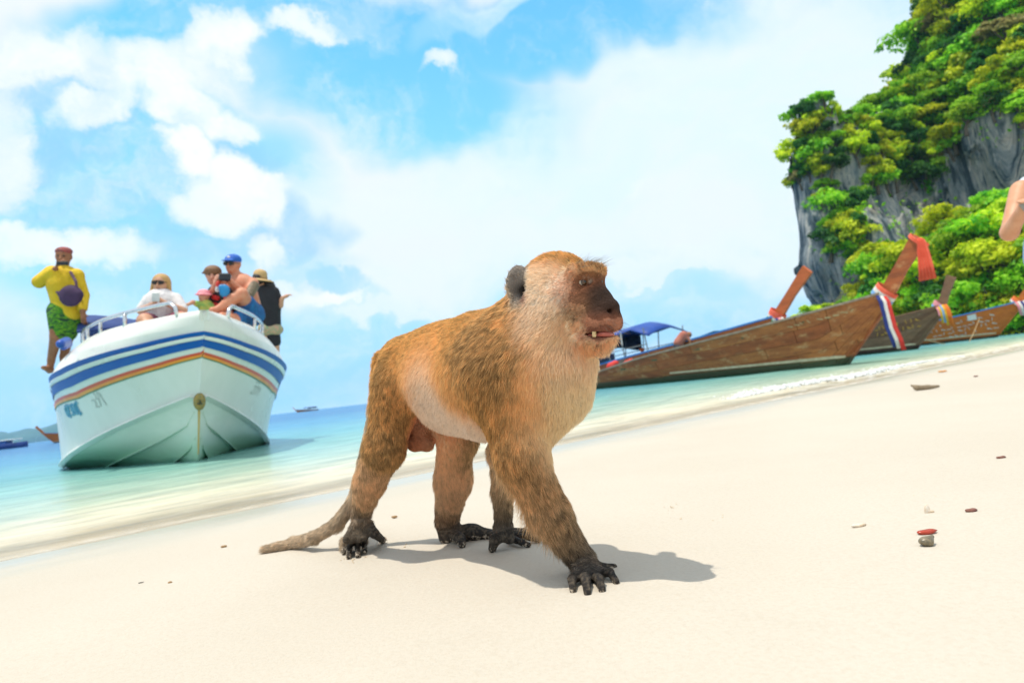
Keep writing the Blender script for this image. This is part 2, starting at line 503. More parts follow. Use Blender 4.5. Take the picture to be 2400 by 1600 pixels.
CLOUDS = [
    (VEIL, .86, .9, False, [(1300, 520, 1000, 270, 6), (1750, 420, 560, 330, 20), (1000, 640, 600, 150, 4)]),
    ((4.5, 5.7, 6.3), .65, .9, False, [(2050, 180, 520, 420, 30), (1500, 330, 600, 200, 14), (1150, 40, 260, 40, 25)]),
    (BLUEISH, .85, .8, False, [(250, 430, 400, 170, -4), (480, 560, 420, 90, 0), (160, 220, 170, 90, 0)]),
    ((2.7, 4.7, 6.4), .7, .8, False, [(500, 640, 420, 80, 0), (820, 800, 300, 110, 0), (150, 860, 320, 130, 0)]),
    (WHITE, 1.0, 1.0, True, [(70, 110, 200, 80, 0), (215, 135, 150, 85, -20), (330, 190, 140, 90, -20), (440, 190, 130, 95, 10), (545, 130, 85, 70, 25),
                             (440, 260, 100, 90, -30), (240, 255, 130, 55, 10), (520, 310, 100, 55, 10), (545, 440, 90, 70, -25), (610, 480, 90, 60, -40), (450, 385, 70, 70, 0)]),
    (WHITE, .85, 1.0, True, [(90, 590, 240, 50, -5), (640, 600, 70, 40, -30), (-30, 330, 70, 200, 0), (480, 500, 120, 60, 0), (700, 90, 90, 34, 10), (1030, 165, 70, 26, 10), (700, 690, 80, 25, -20), (780, 710, 90, 22, 0)]),
    ((1.5, 4.1, 6.4), .6, .9, True, [(800, 668, 80, 34, -20)]),
    ((2.2, 4.5, 6.3), .55, .95, False, [(1600, 660, 260, 40, 10)]),
    (VEIL, .8, .8, True, [(1640, 600, 330, 26, 8), (1560, 640, 120, 16, 8), (1780, 560, 160, 20, 20), (900, 740, 150, 30, 4)]),
]
build_world()
# ------------------------------------------------------------------ beach and sea
def shore_nodes(nt, wob=0.10, sc=1.3):
    pos = nt.new('ShaderNodeNewGeometry').outputs['Position']
    sep = nt.new('ShaderNodeSeparateXYZ', i_0=pos)
    s = nt.math('ADD', nt.math('MULTIPLY', nt.math('SUBTRACT', sep.outputs[0], float(SH_A[0])), float(SH_N[0])),
                nt.math('MULTIPLY', nt.math('SUBTRACT', sep.outputs[1], float(SH_A[1])), float(SH_N[1])))
    t = nt.math('ADD', nt.math('MULTIPLY', nt.math('SUBTRACT', sep.outputs[0], float(SH_A[0])), float(SH_DIR[0])),
                nt.math('MULTIPLY', nt.math('SUBTRACT', sep.outputs[1], float(SH_A[1])), float(SH_DIR[1])))
    n = nt.noise(pos, sc, 3, .5)
    sw = nt.math('ADD', s, nt.math('MULTIPLY', nt.math('SUBTRACT', n, .5), wob * 2))
    uv = nt.new('ShaderNodeCombineXYZ', i_0=t, i_1=s).outputs[0]
    return pos, s, sw, uv
def sand_mat():
    m, nt, b, out = new_mat('white_sand')
    pos, s, sw, uv = shore_nodes(nt, .16, 1.1)
    big = nt.noise(pos, .9, 4, .6); mid = nt.noise(pos, 14, 5, .65); grain = nt.noise(pos, 520, 3, .7); grain2 = nt.noise(pos, 160, 4, .7)
    dry = nt.mix(nt.smooth(big, .3, .7), (.52, .475, .405), (.555, .51, .44))
    dry = nt.mix(nt.smooth(grain2, .38, .72, 0, .22), dry, (.40, .335, .25))
    dry = nt.mix(nt.smooth(grain, .66, .78, 0, .55), dry, (.30, .22, .15))
    dry = nt.mix(nt.smooth(grain, .36, .22, 0, .5), dry, (.64, .60, .53))
    wet = nt.smooth(nt.math('ADD', sw, nt.math('MULTIPLY', nt.math('SUBTRACT', nt.noise(nt.vmath('MULTIPLY', uv, (.6, 2, 1)), 1.2, 4, .6), .5), .7)), 1.25, .55)
    wet = nt.math('MULTIPLY', wet, nt.smooth(sw, -.10, .12))        # only the strip the swash has left, not the bed under water
    wetc = nt.mix(nt.smooth(nt.noise(nt.vmath('MULTIPLY', uv, (.5, 3.0, 1)), 2.0, 4, .6), .35, .7), (.445, .43, .36), (.48, .455, .385))
    nt.set(b.inputs['Base Color'], nt.mix(wet, dry, wetc))
    nt.set(b.inputs['Roughness'], nt.math('SUBTRACT', .92, nt.math('MULTIPLY', wet, .62)))
    nt.set(b.inputs['Specular IOR Level'], nt.math('ADD', .15, nt.math('MULTIPLY', wet, .30)))
    # grain, faint drag lines, small dents; wet sand is smooth
    lines = nt.noise(nt.vmath('MULTIPLY', uv, (.8, 9.0, 1)), 3.0, 5, .7)
    h = nt.math('ADD', nt.math('MULTIPLY', grain, .25), nt.math('ADD', nt.math('MULTIPLY', grain2, .5), nt.math('ADD', nt.math('MULTIPLY', mid, 1.0), nt.math('MULTIPLY', lines, 1.2))))
    bn = nt.n.new('ShaderNodeBump'); bn.inputs['Distance'].default_value = .006
    nt.set(bn.inputs['Height'], h); nt.set(bn.inputs['Strength'], nt.math('SUBTRACT', .42, nt.math('MULTIPLY', wet, .38)))
    nt.set(b.inputs['Normal'], bn.outputs[0])
    return m
def axis(lo, hi, n, c, p):
    t = np.linspace(-1, 1, n); q = np.sign(t) * np.abs(t) ** p
    return np.where(q < 0, c + q * (c - lo), c + q * (hi - c))
gx, gy = axis(-60, 110, 260, .1, 3.2), axis(-14, 150, 260, 1.1, 3.2)
GX, GY = np.meshgrid(gx, gy, indexing='ij')
X3 = np.stack([GX, GY, 0 * GX], -1)
near = np.exp(-((GX) ** 2 + (GY - 1.2) ** 2) / 9.0)
GZ = sand_z(GX, GY) + ((fbm(X3, 2.3, 3) - .5) * .012 + (fbm(X3 + 5, 9, 3) - .5) * .0035) * np.clip(shore_s(GX, GY) / .8, 0, 1) * np.clip(near + .3, 0, 1)
nI, nJ = GX.shape
idx = np.arange(nI * nJ).reshape(nI, nJ)
gf = np.stack([idx[:-1, :-1], idx[1:, :-1], idx[1:, 1:], idx[:-1, 1:]], -1).reshape(-1, 4)
sand = link('beach_sand', mesh_np('beach_sand', np.stack([GX, GY, GZ], -1).reshape(-1, 3), gf), None, None, sand_mat())
tag(sand, kind='structure')

def water_mat():
    m, nt, b, out = new_mat('clear_shallow_sea'); nt.n.remove(b)
    pos, s, sw, uv = shore_nodes(nt, .13, .9)
    u = nt.math('MULTIPLY', sw, -1.0)
    # ripples: chop that runs along the shore
    r1 = nt.noise(nt.vmath('MULTIPLY', uv, (.55, 1.5, 1)), 2.2, 4, .6, .4); r2 = nt.noise(nt.vmath('MULTIPLY', uv, (.7, 1.3, 1)), 9.0, 4, .65, .6)
    r3 = nt.noise(nt.vmath('MULTIPLY', uv, (.4, 1.0, 1)), .35, 3, .5)
    h = nt.math('ADD', nt.math('MULTIPLY', r1, 1.0), nt.math('ADD', nt.math('MULTIPLY', r2, .22), nt.math('MULTIPLY', r3, 3.0)))
    nrm = nt.bump(h, 0.7, 0.06)
    uw = nt.math('ADD', u, nt.math('MULTIPLY', nt.math('SUBTRACT', nt.noise(nt.vmath('MULTIPLY', uv, (.6, 1.6, 1)), 1.5, 4, .6), .5), 1.1))
    colr = nt.ramp(nt.math('DIVIDE', uw, 40.0), [(0, (.66, .57, .43)), (.02, (.62, .575, .44)), (.05, (.43, .55, .44)), (.10, (.25, .50, .43)), (.18, (.15, .42, .45)), (.40, (.07, .29, .47)), (1.0, (.03, .17, .40))])
    lit = nt.noise(nt.vmath('MULTIPLY', uv, (.45, 2.0, 1)), 2.4, 7, .68, .7)
    colr = nt.mix(1.0, colr, nt.mix(nt.smooth(lit, .30, .68), (.70, .75, .78), (1.22, 1.20, 1.18)), 'MULTIPLY')  # light and dark of the ripples put into the water colour
    al = nt.smooth(u, .0, .8, .35, .95)
    tr = nt.new('ShaderNodeBsdfTransparent', i_0=(.99, .99, .97, 1))
    df = nt.new('ShaderNodeBsdfDiffuse'); nt.set(df.inputs[0], colr); nt.set(df.inputs['Normal'], nrm)
    body = nt.n.new('ShaderNodeMixShader'); nt.set(body.inputs[0], al); nt.l.new(tr.outputs[0], body.inputs[1]); nt.l.new(df.outputs[0], body.inputs[2])
    gl = nt.new('ShaderNodeBsdfGlossy', i_Roughness=.09); gl.inputs[0].default_value = (.95, .97, 1, 1); nt.set(gl.inputs['Normal'], nrm)
    fr = nt.new('ShaderNodeFresnel', i_IOR=1.33); nt.set(fr.inputs['Normal'], nrm)
    f = nt.math('MULTIPLY', fr.outputs[0], .52)
    f = nt.math('MULTIPLY', nt.math('MINIMUM', f, .42), nt.smooth(u, 0, 3.0, .25, 1))
    sea = nt.n.new('ShaderNodeMixShader'); nt.set(sea.inputs[0], f); nt.l.new(body.outputs[0], sea.inputs[1]); nt.l.new(gl.outputs[0], sea.inputs[2])
    # lace of foam at the very edge
    fo = nt.math('MULTIPLY', nt.smooth(u, .16, .02), nt.smooth(nt.noise(uv, 9, 5, .7), .42, .62))
    ripple = nt.math('MULTIPLY', nt.smooth(nt.math('ABSOLUTE', nt.math('SUBTRACT', u, .75)), .22, .02), nt.smooth(nt.noise(nt.vmath('MULTIPLY', uv, (.35, 2.2, 1)), 3, 5, .65), .50, .72))
    wash = nt.math('MULTIPLY', nt.math('MULTIPLY', nt.smooth(u, .05, .30), nt.smooth(u, 1.5, .6)), nt.smooth(nt.noise(nt.vmath('MULTIPLY', uv, (.5, 1.6, 1)), 4.5, 7, .72, .8), .47, .66))
    tpos = nt.new('ShaderNodeSeparateXYZ', i_0=uv).outputs[0]
    wash = nt.math('MULTIPLY', wash, nt.smooth(tpos, 6.0, 8.5, .12, .9))
    streak = nt.math('MULTIPLY', nt.smooth(nt.noise(nt.vmath('MULTIPLY', uv, (.16, 1.5, 1)), 2.6, 5, .62), .60, .80), nt.smooth(u, .8, 3.0, 0, .30))
    fo = nt.math('MAXIMUM', nt.math('MAXIMUM', wash, streak), nt.math('MULTIPLY', nt.math('MAXIMUM', nt.math('MULTIPLY', fo, .8), nt.math('MULTIPLY', ripple, .6)), nt.smooth(tpos, 3.0, 8.0, .22, 1.0)))
    wd = nt.new('ShaderNodeBsdfDiffuse', i_0=(.80, .80, .77, 1))
    fin = nt.n.new('ShaderNodeMixShader'); nt.set(fin.inputs[0], fo); nt.l.new(sea.outputs[0], fin.inputs[1]); nt.l.new(wd.outputs[0], fin.inputs[2])
    # nothing on the dry side of the wandering edge
    t0 = nt.new('ShaderNodeBsdfTransparent')
    edge = nt.n.new('ShaderNodeMixShader'); nt.set(edge.inputs[0], nt.smooth(sw, -.012, .004)); nt.l.new(fin.outputs[0], edge.inputs[1]); nt.l.new(t0.outputs[0], edge.inputs[2])
    nt.l.new(edge.outputs[0], out.inputs[0])
    return m
# the water sheet lies just over the sand at its edge and runs to the horizon
tt = np.concatenate([-np.geomspace(4200, 6, 24), np.linspace(-5.5, 40, 230), np.geomspace(42, 4200, 24)])
ss = np.concatenate([[.22, .12, .06, .02], -np.linspace(.02, 6, 90), -np.geomspace(6.2, 4200, 40)])
TT, SS = np.meshgrid(tt, ss, indexing='ij')
WX, WY = SH_A[0] + TT * SH_DIR[0] + SS * SH_N[0], SH_A[1] + TT * SH_DIR[1] + SS * SH_N[1]
wz = np.where(SS > 0, sand_z(WX, WY) + .004, .004)
swell = np.exp(-((SS + 1.9) / 1.1) ** 2) * .018 + np.exp(-((SS + 4.5) / 1.3) ** 2) * .02
WZ = wz + np.where(SS < 0, swell * (.6 + .8 * fbm(np.stack([TT * .3, SS * .8, 0 * TT], -1), .8, 2)), 0)
wi = np.arange(TT.size).reshape(TT.shape)
wf = np.stack([wi[:-1, :-1], wi[:-1, 1:], wi[1:, 1:], wi[1:, :-1]], -1).reshape(-1, 4)
sea = link('sea_water', mesh_np('sea_water', np.stack([WX, WY, WZ], -1).reshape(-1, 3), wf), None, None, water_mat())
tag(sea, kind='structure')
seabed = MB().box((0, 0, -6.2), (12400, 12400, 1.0)).build('sea_bed_ground', paint('deep_bed', (.25, .33, .30)))
tag(seabed, kind='structure')

# breaking wavelet on the right: a rope of foam bubbles
def foam_line(path, name, n, rmin, rmax, hgt, seed):
    r = np.random.default_rng(seed); path = np.array(path); pr = []
    for i in range(n):
        t = r.random() * (len(path) - 1); k = min(int(t), len(path) - 2); p = path[k] + (path[k + 1] - path[k]) * (t - k)
        fade = math.sin(PI * min(max(t / (len(path) - 1), .04), .96)) ** .6
        off = (abs(r.normal(0, .34)) - .10) * fade; rad = r.uniform(rmin, rmax) * (.5 + .5 * fade)
        q = np.array([p[0] - SH_N[0] * off, p[1] - SH_N[1] * off, .004 + r.random() * hgt * fade * math.exp(-abs(off) * 2.2)])
        pr.append(ball(q, rad, .012))
    v, f = sdf_mesh(pr, .011); return v, f
fm, fnt, fb, fout = new_mat('wave_foam')
fb.inputs['Base Color'].default_value = (.76, .79, .80, 1); fb.inputs['Roughness'].default_value = .5
ftc = fnt.new('ShaderNodeTexCoord').outputs['Object']
fnt.set(fb.inputs['Normal'], fnt.bump(fnt.noise(ftc, 60, 5, .7), .8, .02))
fp = [hit_z(x, y, .01) for x, y in [(1715, 935), (1790, 920), (1870, 905), (1950, 892), (2030, 880), (2100, 863), (2175, 848), (2260, 835)]]
fv, ff = foam_line(fp, 'wave_foam', 1900, .007, .024, .045, 3)
foam = link('wave_foam', mesh_np('wave_foam', fv, ff), None, None, fm); tag(foam, kind='stuff')
# ------------------------------------------------------------------ limestone cliff
def wob(X):
    n = (fbm(X * np.array([1, 1, .28]), .16, 4) - .5) * 7.5 + (fbm(X * np.array([1, 1, .22]) + 40, .55, 3) - .5) * 4.2 + (fbm(X * np.array([1, 1, .35]) + 9, 1.3, 2) - .5) * 1.5
    return n
def pe(x, y, d, rx, ry, rz, k=4.0):
    s = d / 1600
    return egg(P(x, y, d), np.array([[1, 0, 0], [0, 0, 1], [0, 1, 0]]), np.array([rx * s, ry * s, rz * s]), k)
def pk(a, b, k=4.0): return pc(a, b, k)
CL = [
    pk((2000, 385, 78, 72), (1985, 620, 74, 98)), pk((2085, 345, 82, 90), (2090, 640, 78, 125)),
    pk((1884, 280, 76, 12), (1905, 390, 76, 24), 2.0), pk((1960, 640, 74, 62), (1985, 720, 74, 50)), pk((1928, 410, 75, 46), (1918, 610, 74, 44), 3.0),
    pk((2320, 60, 86, 110), (2225, 420, 80, 110)), pk((2430, -160, 92, 190), (2350, 300, 82, 150)),
    pk((2540, -300, 90, 260), (2440, 260, 78, 180)), pk((2700, -400, 92, 340), (2720, 300, 84, 340)),
    pk((2200, 400, 80, 100), (2190, 640, 80, 150)), pk((2420, 300, 80, 140), (2440, 640, 84, 190)),
    pk((2330, 330, 74, 70), (2290, 420, 76, 60)),
]
cv_, cf_ = sdf_mesh(CL, .62, wob, 5.0)
cv_ = relax(cv_, cf_, 1, .4)
lowest = cv_[:, 2].min()
def rock_mat():
    m, nt, b, out = new_mat('limestone')
    pos = nt.new('ShaderNodeTexCoord').outputs['Object']
    stretch = nt.vmath('MULTIPLY', pos, (1, 1, .12))
    n1 = nt.noise(stretch, .38, 7, .68, .8); n2 = nt.noise(pos, .22, 5, .6); n3 = nt.noise(stretch, 1.1, 6, .7)
    c = nt.ramp(nt.smooth(n1, .36, .64), [(.06, (.09, .14, .18)), (.28, (.36, .44, .48)), (.50, (.64, .66, .65)), (.64, (.88, .86, .78)), (.78, (.50, .54, .56)), (.95, (.13, .18, .22))])
    c = nt.mix(nt.smooth(n2, .55, .72, 0, .55), c, (.34, .25, .15))
    c = nt.mix(nt.smooth(n3, .58, .70, 0, .75), c, (.07, .10, .13))
    nt.set(b.inputs['Base Color'], c); b.inputs['Roughness'].default_value = .9; b.inputs['Specular IOR Level'].default_value = .2
    nt.set(b.inputs['Normal'], nt.bump(nt.math('ADD', n3, nt.noise(pos, 3.0, 5, .7)), 1.0, 1.1))
    return m
cliff = link('limestone_cliff', mesh_np('limestone_cliff', cv_, cf_), None, None, rock_mat()); tag(cliff, kind='structure')
# wooded slope at the foot of the cliff
def wob2(X): return (fbm(X, .12, 3) - .5) * 5
SL = [pk((1960, 790, 72, 40), (2080, 770, 68, 90), 6.0), pk((2080, 760, 66, 95), (2230, 740, 60, 150), 6.0), pk((2230, 730, 58, 150), (2450, 735, 50, 190), 6.0), pk((2450, 735, 52, 190), (2800, 760, 54, 250), 6.0)]
sv_, sf_ = sdf_mesh(SL, 1.2, wob2, 4.0)
slope = link('wooded_slope_ground', mesh_np('wooded_slope_ground', sv_, sf_), None, None, paint('forest_soil', (.05, .06, .025), (.03, .045, .015), .4, .95, .6, 2.0, dist=.3)); tag(slope, kind='structure')

# ---- leaves: crowns of many small leaf faces gathered in clumps
def leaf_mat(name, c1, c2):
    m, nt, b, out = new_mat(name)
    tc = nt.new('ShaderNodeTexCoord').outputs['Object']
    oi = nt.new('ShaderNodeObjectInfo').outputs['Random']
    f = nt.noise(tc, 1.7, 3, .6)
    a = nt.new('ShaderNodeAttribute', attribute_name='tone').outputs['Fac']
    c = nt.mix(nt.smooth(nt.math('ADD', nt.math('MULTIPLY', f, .55), nt.math('MULTIPLY', a, .45)), .28, .62), c1, c2)
    hs = nt.new('ShaderNodeHueSaturation'); nt.set(hs.inputs['Color'], c)
    nt.set(hs.inputs['Hue'], nt.math('ADD', .485, nt.math('MULTIPLY', oi, .03))); nt.set(hs.inputs['Value'], nt.math('ADD', .75, nt.math('MULTIPLY', oi, .5)))
    nt.set(b.inputs['Base Color'], hs.outputs[0]); b.inputs['Roughness'].default_value = .55; b.inputs['Specular IOR Level'].default_value = .3
    tr = nt.new('ShaderNodeBsdfTranslucent'); nt.set(tr.inputs[0], hs.outputs[0])
    mx = nt.new('ShaderNodeMixShader'); mx.inputs[0].default_value = .45
    nt.l.new(b.outputs[0], mx.inputs[1]); nt.l.new(tr.outputs[0], mx.inputs[2]); nt.l.new(mx.outputs[0], out.inputs[0])
    return m
LM = [leaf_mat('leaf_yellow_green', (.34, .50, .012), (.72, .80, .03)), leaf_mat('leaf_bright_green', (.09, .36, .012), (.40, .70, .03)),
      leaf_mat('leaf_deep_green', (.015, .09, .022), (.07, .24, .03)), leaf_mat('leaf_dry', (.20, .20, .07), (.40, .33, .13))]
bark = paint('bark', (.14, .11, .08), (.08, .065, .05), 3, .9, .6, 9, dist=.05)
def leaf_cloud(r, clumps, per, leaf, flat=.75):
    """leaf faces in clumps on an uneven dome of radius 1"""
    V = []; T = []
    for _ in range(clumps):
        d = unit(r.normal(0, 1, 3)); d[2] = abs(d[2]) * .9 - .25
        rad = r.uniform(.35, .98); c = d * rad * np.array([1, 1, flat]); cr = r.uniform(.24, .46)
        n = r.normal(0, 1, (per, 3)); n /= np.linalg.norm(n, axis=1, keepdims=True)
        n[:, 2] = np.where(r.random(per) < .8, np.abs(n[:, 2]), n[:, 2])
        p = c + n * cr * r.uniform(.55, 1.1, (per, 1)) * np.array([1, 1, .85])
        up = n * .9 + r.normal(0, .6, (per, 3)) + np.array([0, -.1, .25]); up /= np.linalg.norm(up, axis=1, keepdims=True)
        a = np.cross(up, r.normal(0, 1, (per, 3))); a /= np.linalg.norm(a, axis=1, keepdims=True); b = np.cross(up, a)
        s = leaf * r.uniform(.6, 1.35, (per, 1))
        q = np.stack([p - a * s, p - b * s * .55 + up * s * .15, p + a * s, p + b * s * .55 + up * s * .15], 1)
        V.append(q.reshape(-1, 3)); T.append(np.repeat(np.clip(r.normal(.5, .22) + r.normal(0, .15, per), 0, 1), 4))
    V = np.concatenate(V); T = np.concatenate(T)
    return V, T
def crown_mesh(name, seed, clumps, per, leaf, mat, flat=.75):
    r = np.random.default_rng(seed); V, T = leaf_cloud(r, clumps, per, leaf, flat)
    me = mesh_np(name, V, np.arange(len(V)).reshape(-1, 4), False)
    set_tone(me, np.repeat(T[:, None], 3, 1)); me.materials.append(mat); return me
PROTO = []
for i in range(12):
    mat = LM[[0, 0, 0, 1, 1, 1, 1, 2, 2, 2, 3, 0][i]]
    PROTO.append((i, mat, crown_mesh('crown', 100 + i, [15, 19, 12, 16, 20, 13, 22, 17, 20, 14, 12, 24][i], [100, 90, 110, 100, 90, 110, 80, 100, 90, 105, 90, 90][i], .098, mat, [1.0, .85, 1.1][i % 3])))
trunk_me = MB().tube([(0, 0, -1.5), (.05, .02, -.9), (-.03, .06, -.3), (.08, .0, .25)], [.12, .09, .07, .03], 7).mesh('trunk'); trunk_me.materials.append(bark)
limb_me = MB().tube([(0, .05, -.5), (.3, .1, -.1), (.5, .12, .25)], [.05, .035, .015], 6).tube([(0, 0, -.6), (-.3, -.15, -.15), (-.5, -.1, .2)], [.05, .035, .015], 6).mesh('limb'); limb_me.materials.append(bark)

from mathutils.bvhtree import BVHTree
bv_c = BVHTree.FromPolygons([tuple(p) for p in cv_], [tuple(int(i) for i in q) for q in cf_])
bv_s = BVHTree.FromPolygons([tuple(p) for p in sv_], [tuple(int(i) for i in q) for q in sf_])
def cast(x, y):
    d = Vector(ray(x, y)).normalized(); o = Vector(CPOS)
    best = None
    for bv in (bv_c, bv_s):
        h = bv.ray_cast(o, d)
        if h[0] is not None and (best is None or h[3] < best[2]): best = (np.array(h[0]), np.array(h[1]), h[3], bv is bv_s)
    return best
BARE = [(1895, 610, 45, 95), (1950, 660, 70, 60), (2110, 500, 75, 75), (2300, 400, 85, 70), (2340, 350, 90, 80), (2250, 450, 60, 60), (1880, 520, 30, 90), (2385, 400, 60, 90), (1990, 420, 25, 40)]
KIND = {0: 'yellow-green', 1: 'bright green', 2: 'dark green', 3: 'dry brownish'}
ZONES = [(1965, 330, 'on the left cliff summit'), (1885, 300, 'on the thin left spike'), (1840, 400, 'on the upper left cliff edge'), (1860, 560, 'on the lower left cliff edge'),
         (1960, 520, 'on the left rock wall'), (2040, 420, 'in the gully below the summit'), (2050, 620, 'left of the tallest prow'), (2150, 280, 'at the cliff shoulder'),
         (2140, 60, 'on the high skyline'), (2280, 80, 'near the top of the photo'), (2260, 300, 'above the rock hollow'), (2390, 220, 'high at the right edge'),
         (2180, 420, 'beside the middle grey rock'), (2230, 560, 'below the rock hollow'), (2390, 500, 'behind the person at right'), (1900, 720, 'beside the red prow'),
         (2000, 720, 'over the worn wooden boat'), (2130, 690, 'behind the salmon prow cloth'), (2260, 690, 'behind the grey prow'), (2380, 660, 'above the orange brown boat')]
def plant(p, n, r, pi, foot, rs, px_, py_):
    i, mat, me = PROTO[pi]
    mi = LM.index(mat)
    nm = 'tree' if foot else 'shrub'
    zone = min(ZONES, key=lambda q: (q[0] - px_) ** 2 + (q[1] - py_) ** 2)[2]
    rp = r * 1600 / depth_of(p)
    size = 'small' if rp < 32 else ('large' if rp > 46 else 'mid sized')
    lab = '%s %s %s %s' % (size, KIND[mi], nm, zone)
    t = bpy.data.objects.new(nm, None); COL.objects.link(t)
    t.location = p + n * r * (.25 if not foot else .55); t.rotation_euler = (rs.uniform(-.25, .25), rs.uniform(-.25, .25), rs.uniform(0, 6.28))
    t.scale = (r * rs.uniform(.85, 1.25), r * rs.uniform(.85, 1.2), r * rs.uniform(.75, 1.15))
    PLANTED.append((lab, px_, t, '%s %s %ss %s' % (size, KIND[mi], nm, zone)))
    tag(t, lab, nm, 'trees at the foot of the cliff' if foot else 'shrubs on the cliff')
    for name, data in (('crown', me), ('trunk', trunk_me), ('limb', limb_me)):
        o = bpy.data.objects.new(name, data); COL.objects.link(o); o.parent = t
rs = np.random.default_rng(21)
placed = []; PLANTED = []
def try_plants(n, zone, rpx, gap, foot_ok=True):
    k = 0; tries = 0
    while k < n and tries < n * 40:
        tries += 1
        x, y = rs.uniform(zone[0], zone[2]), rs.uniform(zone[1], zone[3])
        h = cast(x, y)
        if h is None: continue
        rp = rs.uniform(*rpx)
        if any(((x - b[0]) / (b[2] + .55 * rp)) ** 2 + ((y - b[1]) / (b[3] + .55 * rp)) ** 2 < 1 for b in BARE): continue
        if any((x - a) ** 2 + (y - b_) ** 2 < (gap * (rp + c_) / 2) ** 2 for a, b_, c_ in placed): continue
        r = rp * h[2] / 1600
        foot = h[3]
        sel = rs.random(); up = h[1][2]
        if foot: pi = rs.choice([0, 3, 4, 5, 6, 2, 4, 1, 11, 0, 8])
        elif up > .25 or sel < .34: pi = rs.choice([0, 1, 2, 11, 3, 5, 4, 8])
        else: pi = rs.choice([3, 4, 7, 8, 9, 0, 10, 6, 2])
        plant(h[0], h[1], r, int(pi), foot, rs, x, y); placed.append((x, y, rp)); k += 1
    return k
n1 = try_plants(72, (1850, 470, 2460, 830), (30, 58), .68)
n1 += try_plants(12, (1875, 690, 2015, 775), (22, 36), .55)
n2 = try_plants(150, (1850, 235, 2460, 700), (17, 40), .8)
n3 = try_plants(80, (2060, -60, 2460, 330), (26, 50), .88)
ORD = ['second', 'third', 'fourth', 'fifth', 'sixth', 'seventh', 'eighth', 'ninth', 'tenth', 'eleventh', 'twelfth', 'thirteenth', 'fourteenth']
by_label = {}
for lab, x, t, plural in PLANTED: by_label.setdefault(lab, []).append((x, t, plural))
for lab, items in by_label.items():
    if len(items) < 2: continue
    items.sort(key=lambda q: q[0])
    for k, (x, t, plural) in enumerate(items):
        t['label'] = ('leftmost' if k == 0 else 'rightmost' if k == len(items) - 1 else ORD[min(k - 1, 12)] + ' from left') + ' of the ' + plural
# ivy and low growth that nobody could count, on the less steep rock between the shrubs
tc_ = cv_[cf_].mean(1); nrm_ = np.cross(cv_[cf_[:, 2]] - cv_[cf_[:, 0]], cv_[cf_[:, 3]] - cv_[cf_[:, 1]]); nrm_ /= np.linalg.norm(nrm_, axis=1, keepdims=True) + 1e-9
rel = tc_ - CPOS; dep = rel @ CF; ux = 1200 + 1600 * (rel @ CR) / dep; uy = 800 - 1600 * (rel @ CU) / dep
okf = (ux > 1780) & (ux < 2520) & (uy > -120) & (uy < 800) & ((nrm_ * (CPOS - tc_)).sum(1) > 0)
wgt = np.clip(fbm(tc_, .11, 3) * 2.6 - 1.0 + .6 * nrm_[:, 2], 0, 1) * okf
for b in BARE: wgt = wgt * (1 - .93 * (((ux - b[0]) / b[2]) ** 2 + ((uy - b[1]) / b[3]) ** 2 < 1.1))
N_ = 42000; t_ = rs.choice(len(tc_), N_, p=wgt / wgt.sum())
w4 = rs.dirichlet((1, 1, 1, 1), N_); pp = (cv_[cf_[t_]] * w4[:, :, None]).sum(1) + nrm_[t_] * rs.uniform(.0, .7, (N_, 1))
up = nrm_[t_] * .6 + rs.normal(0, .5, (N_, 3)) + np.array([0, 0, .5]); up /= np.linalg.norm(up, axis=1, keepdims=True)
a_ = np.cross(up, rs.normal(0, 1, (N_, 3))); a_ /= np.linalg.norm(a_, axis=1, keepdims=True); b_ = np.cross(up, a_); s_ = rs.uniform(.12, .32, (N_, 1))
Q = np.stack([pp - a_ * s_, pp - b_ * s_ * .6, pp + a_ * s_, pp + b_ * s_ * .6], 1).reshape(-1, 3)
ime = mesh_np('cliff_ivy', Q, np.arange(len(Q)).reshape(-1, 4), False)
set_tone(ime, np.repeat(np.repeat(np.clip(fbm(pp, .5, 2) * 1.3 - .2 + rs.normal(0, .15, N_), 0, 1), 4)[:, None], 3, 1))
ivy = link('cliff_ivy', ime, None, None, LM[1]); tag(ivy, kind='stuff')
print('PLANTS', n1, n2, n3)

# ------------------------------------------------------------------ far hills on the left, across the bay
def hills():
    r = np.random.default_rng(5); m = []
    for i, x in enumerate(np.arange(-260, 215, 26)):
        p0 = hit_z(x, 1060, 0)
        d = 2600 + r.uniform(-200, 200); hgt = (30 + r.uniform(-4, 9)) * d / 1600
        base = np.array([ray(x, 1000)[0] / ray(x, 1000)[1] * d, d, 0])
        m.append(egg(base, np.eye(3), np.array([75 + r.uniform(0, 40), 120, hgt * (1 - .5 * max(0, (x - 150) / 90))]), 25))
    v, f = sdf_mesh(m, 7.0, lambda X: (fbm(X, .02, 3) - .5) * 22, 20)
    return v, f
hv, hf_ = hills()
far = link('far_hills', mesh_np('far_hills', hv, hf_), None, None, paint('distant_forest', (.020, .060, .030), (.035, .085, .035), .02, .95)); tag(far, kind='structure')
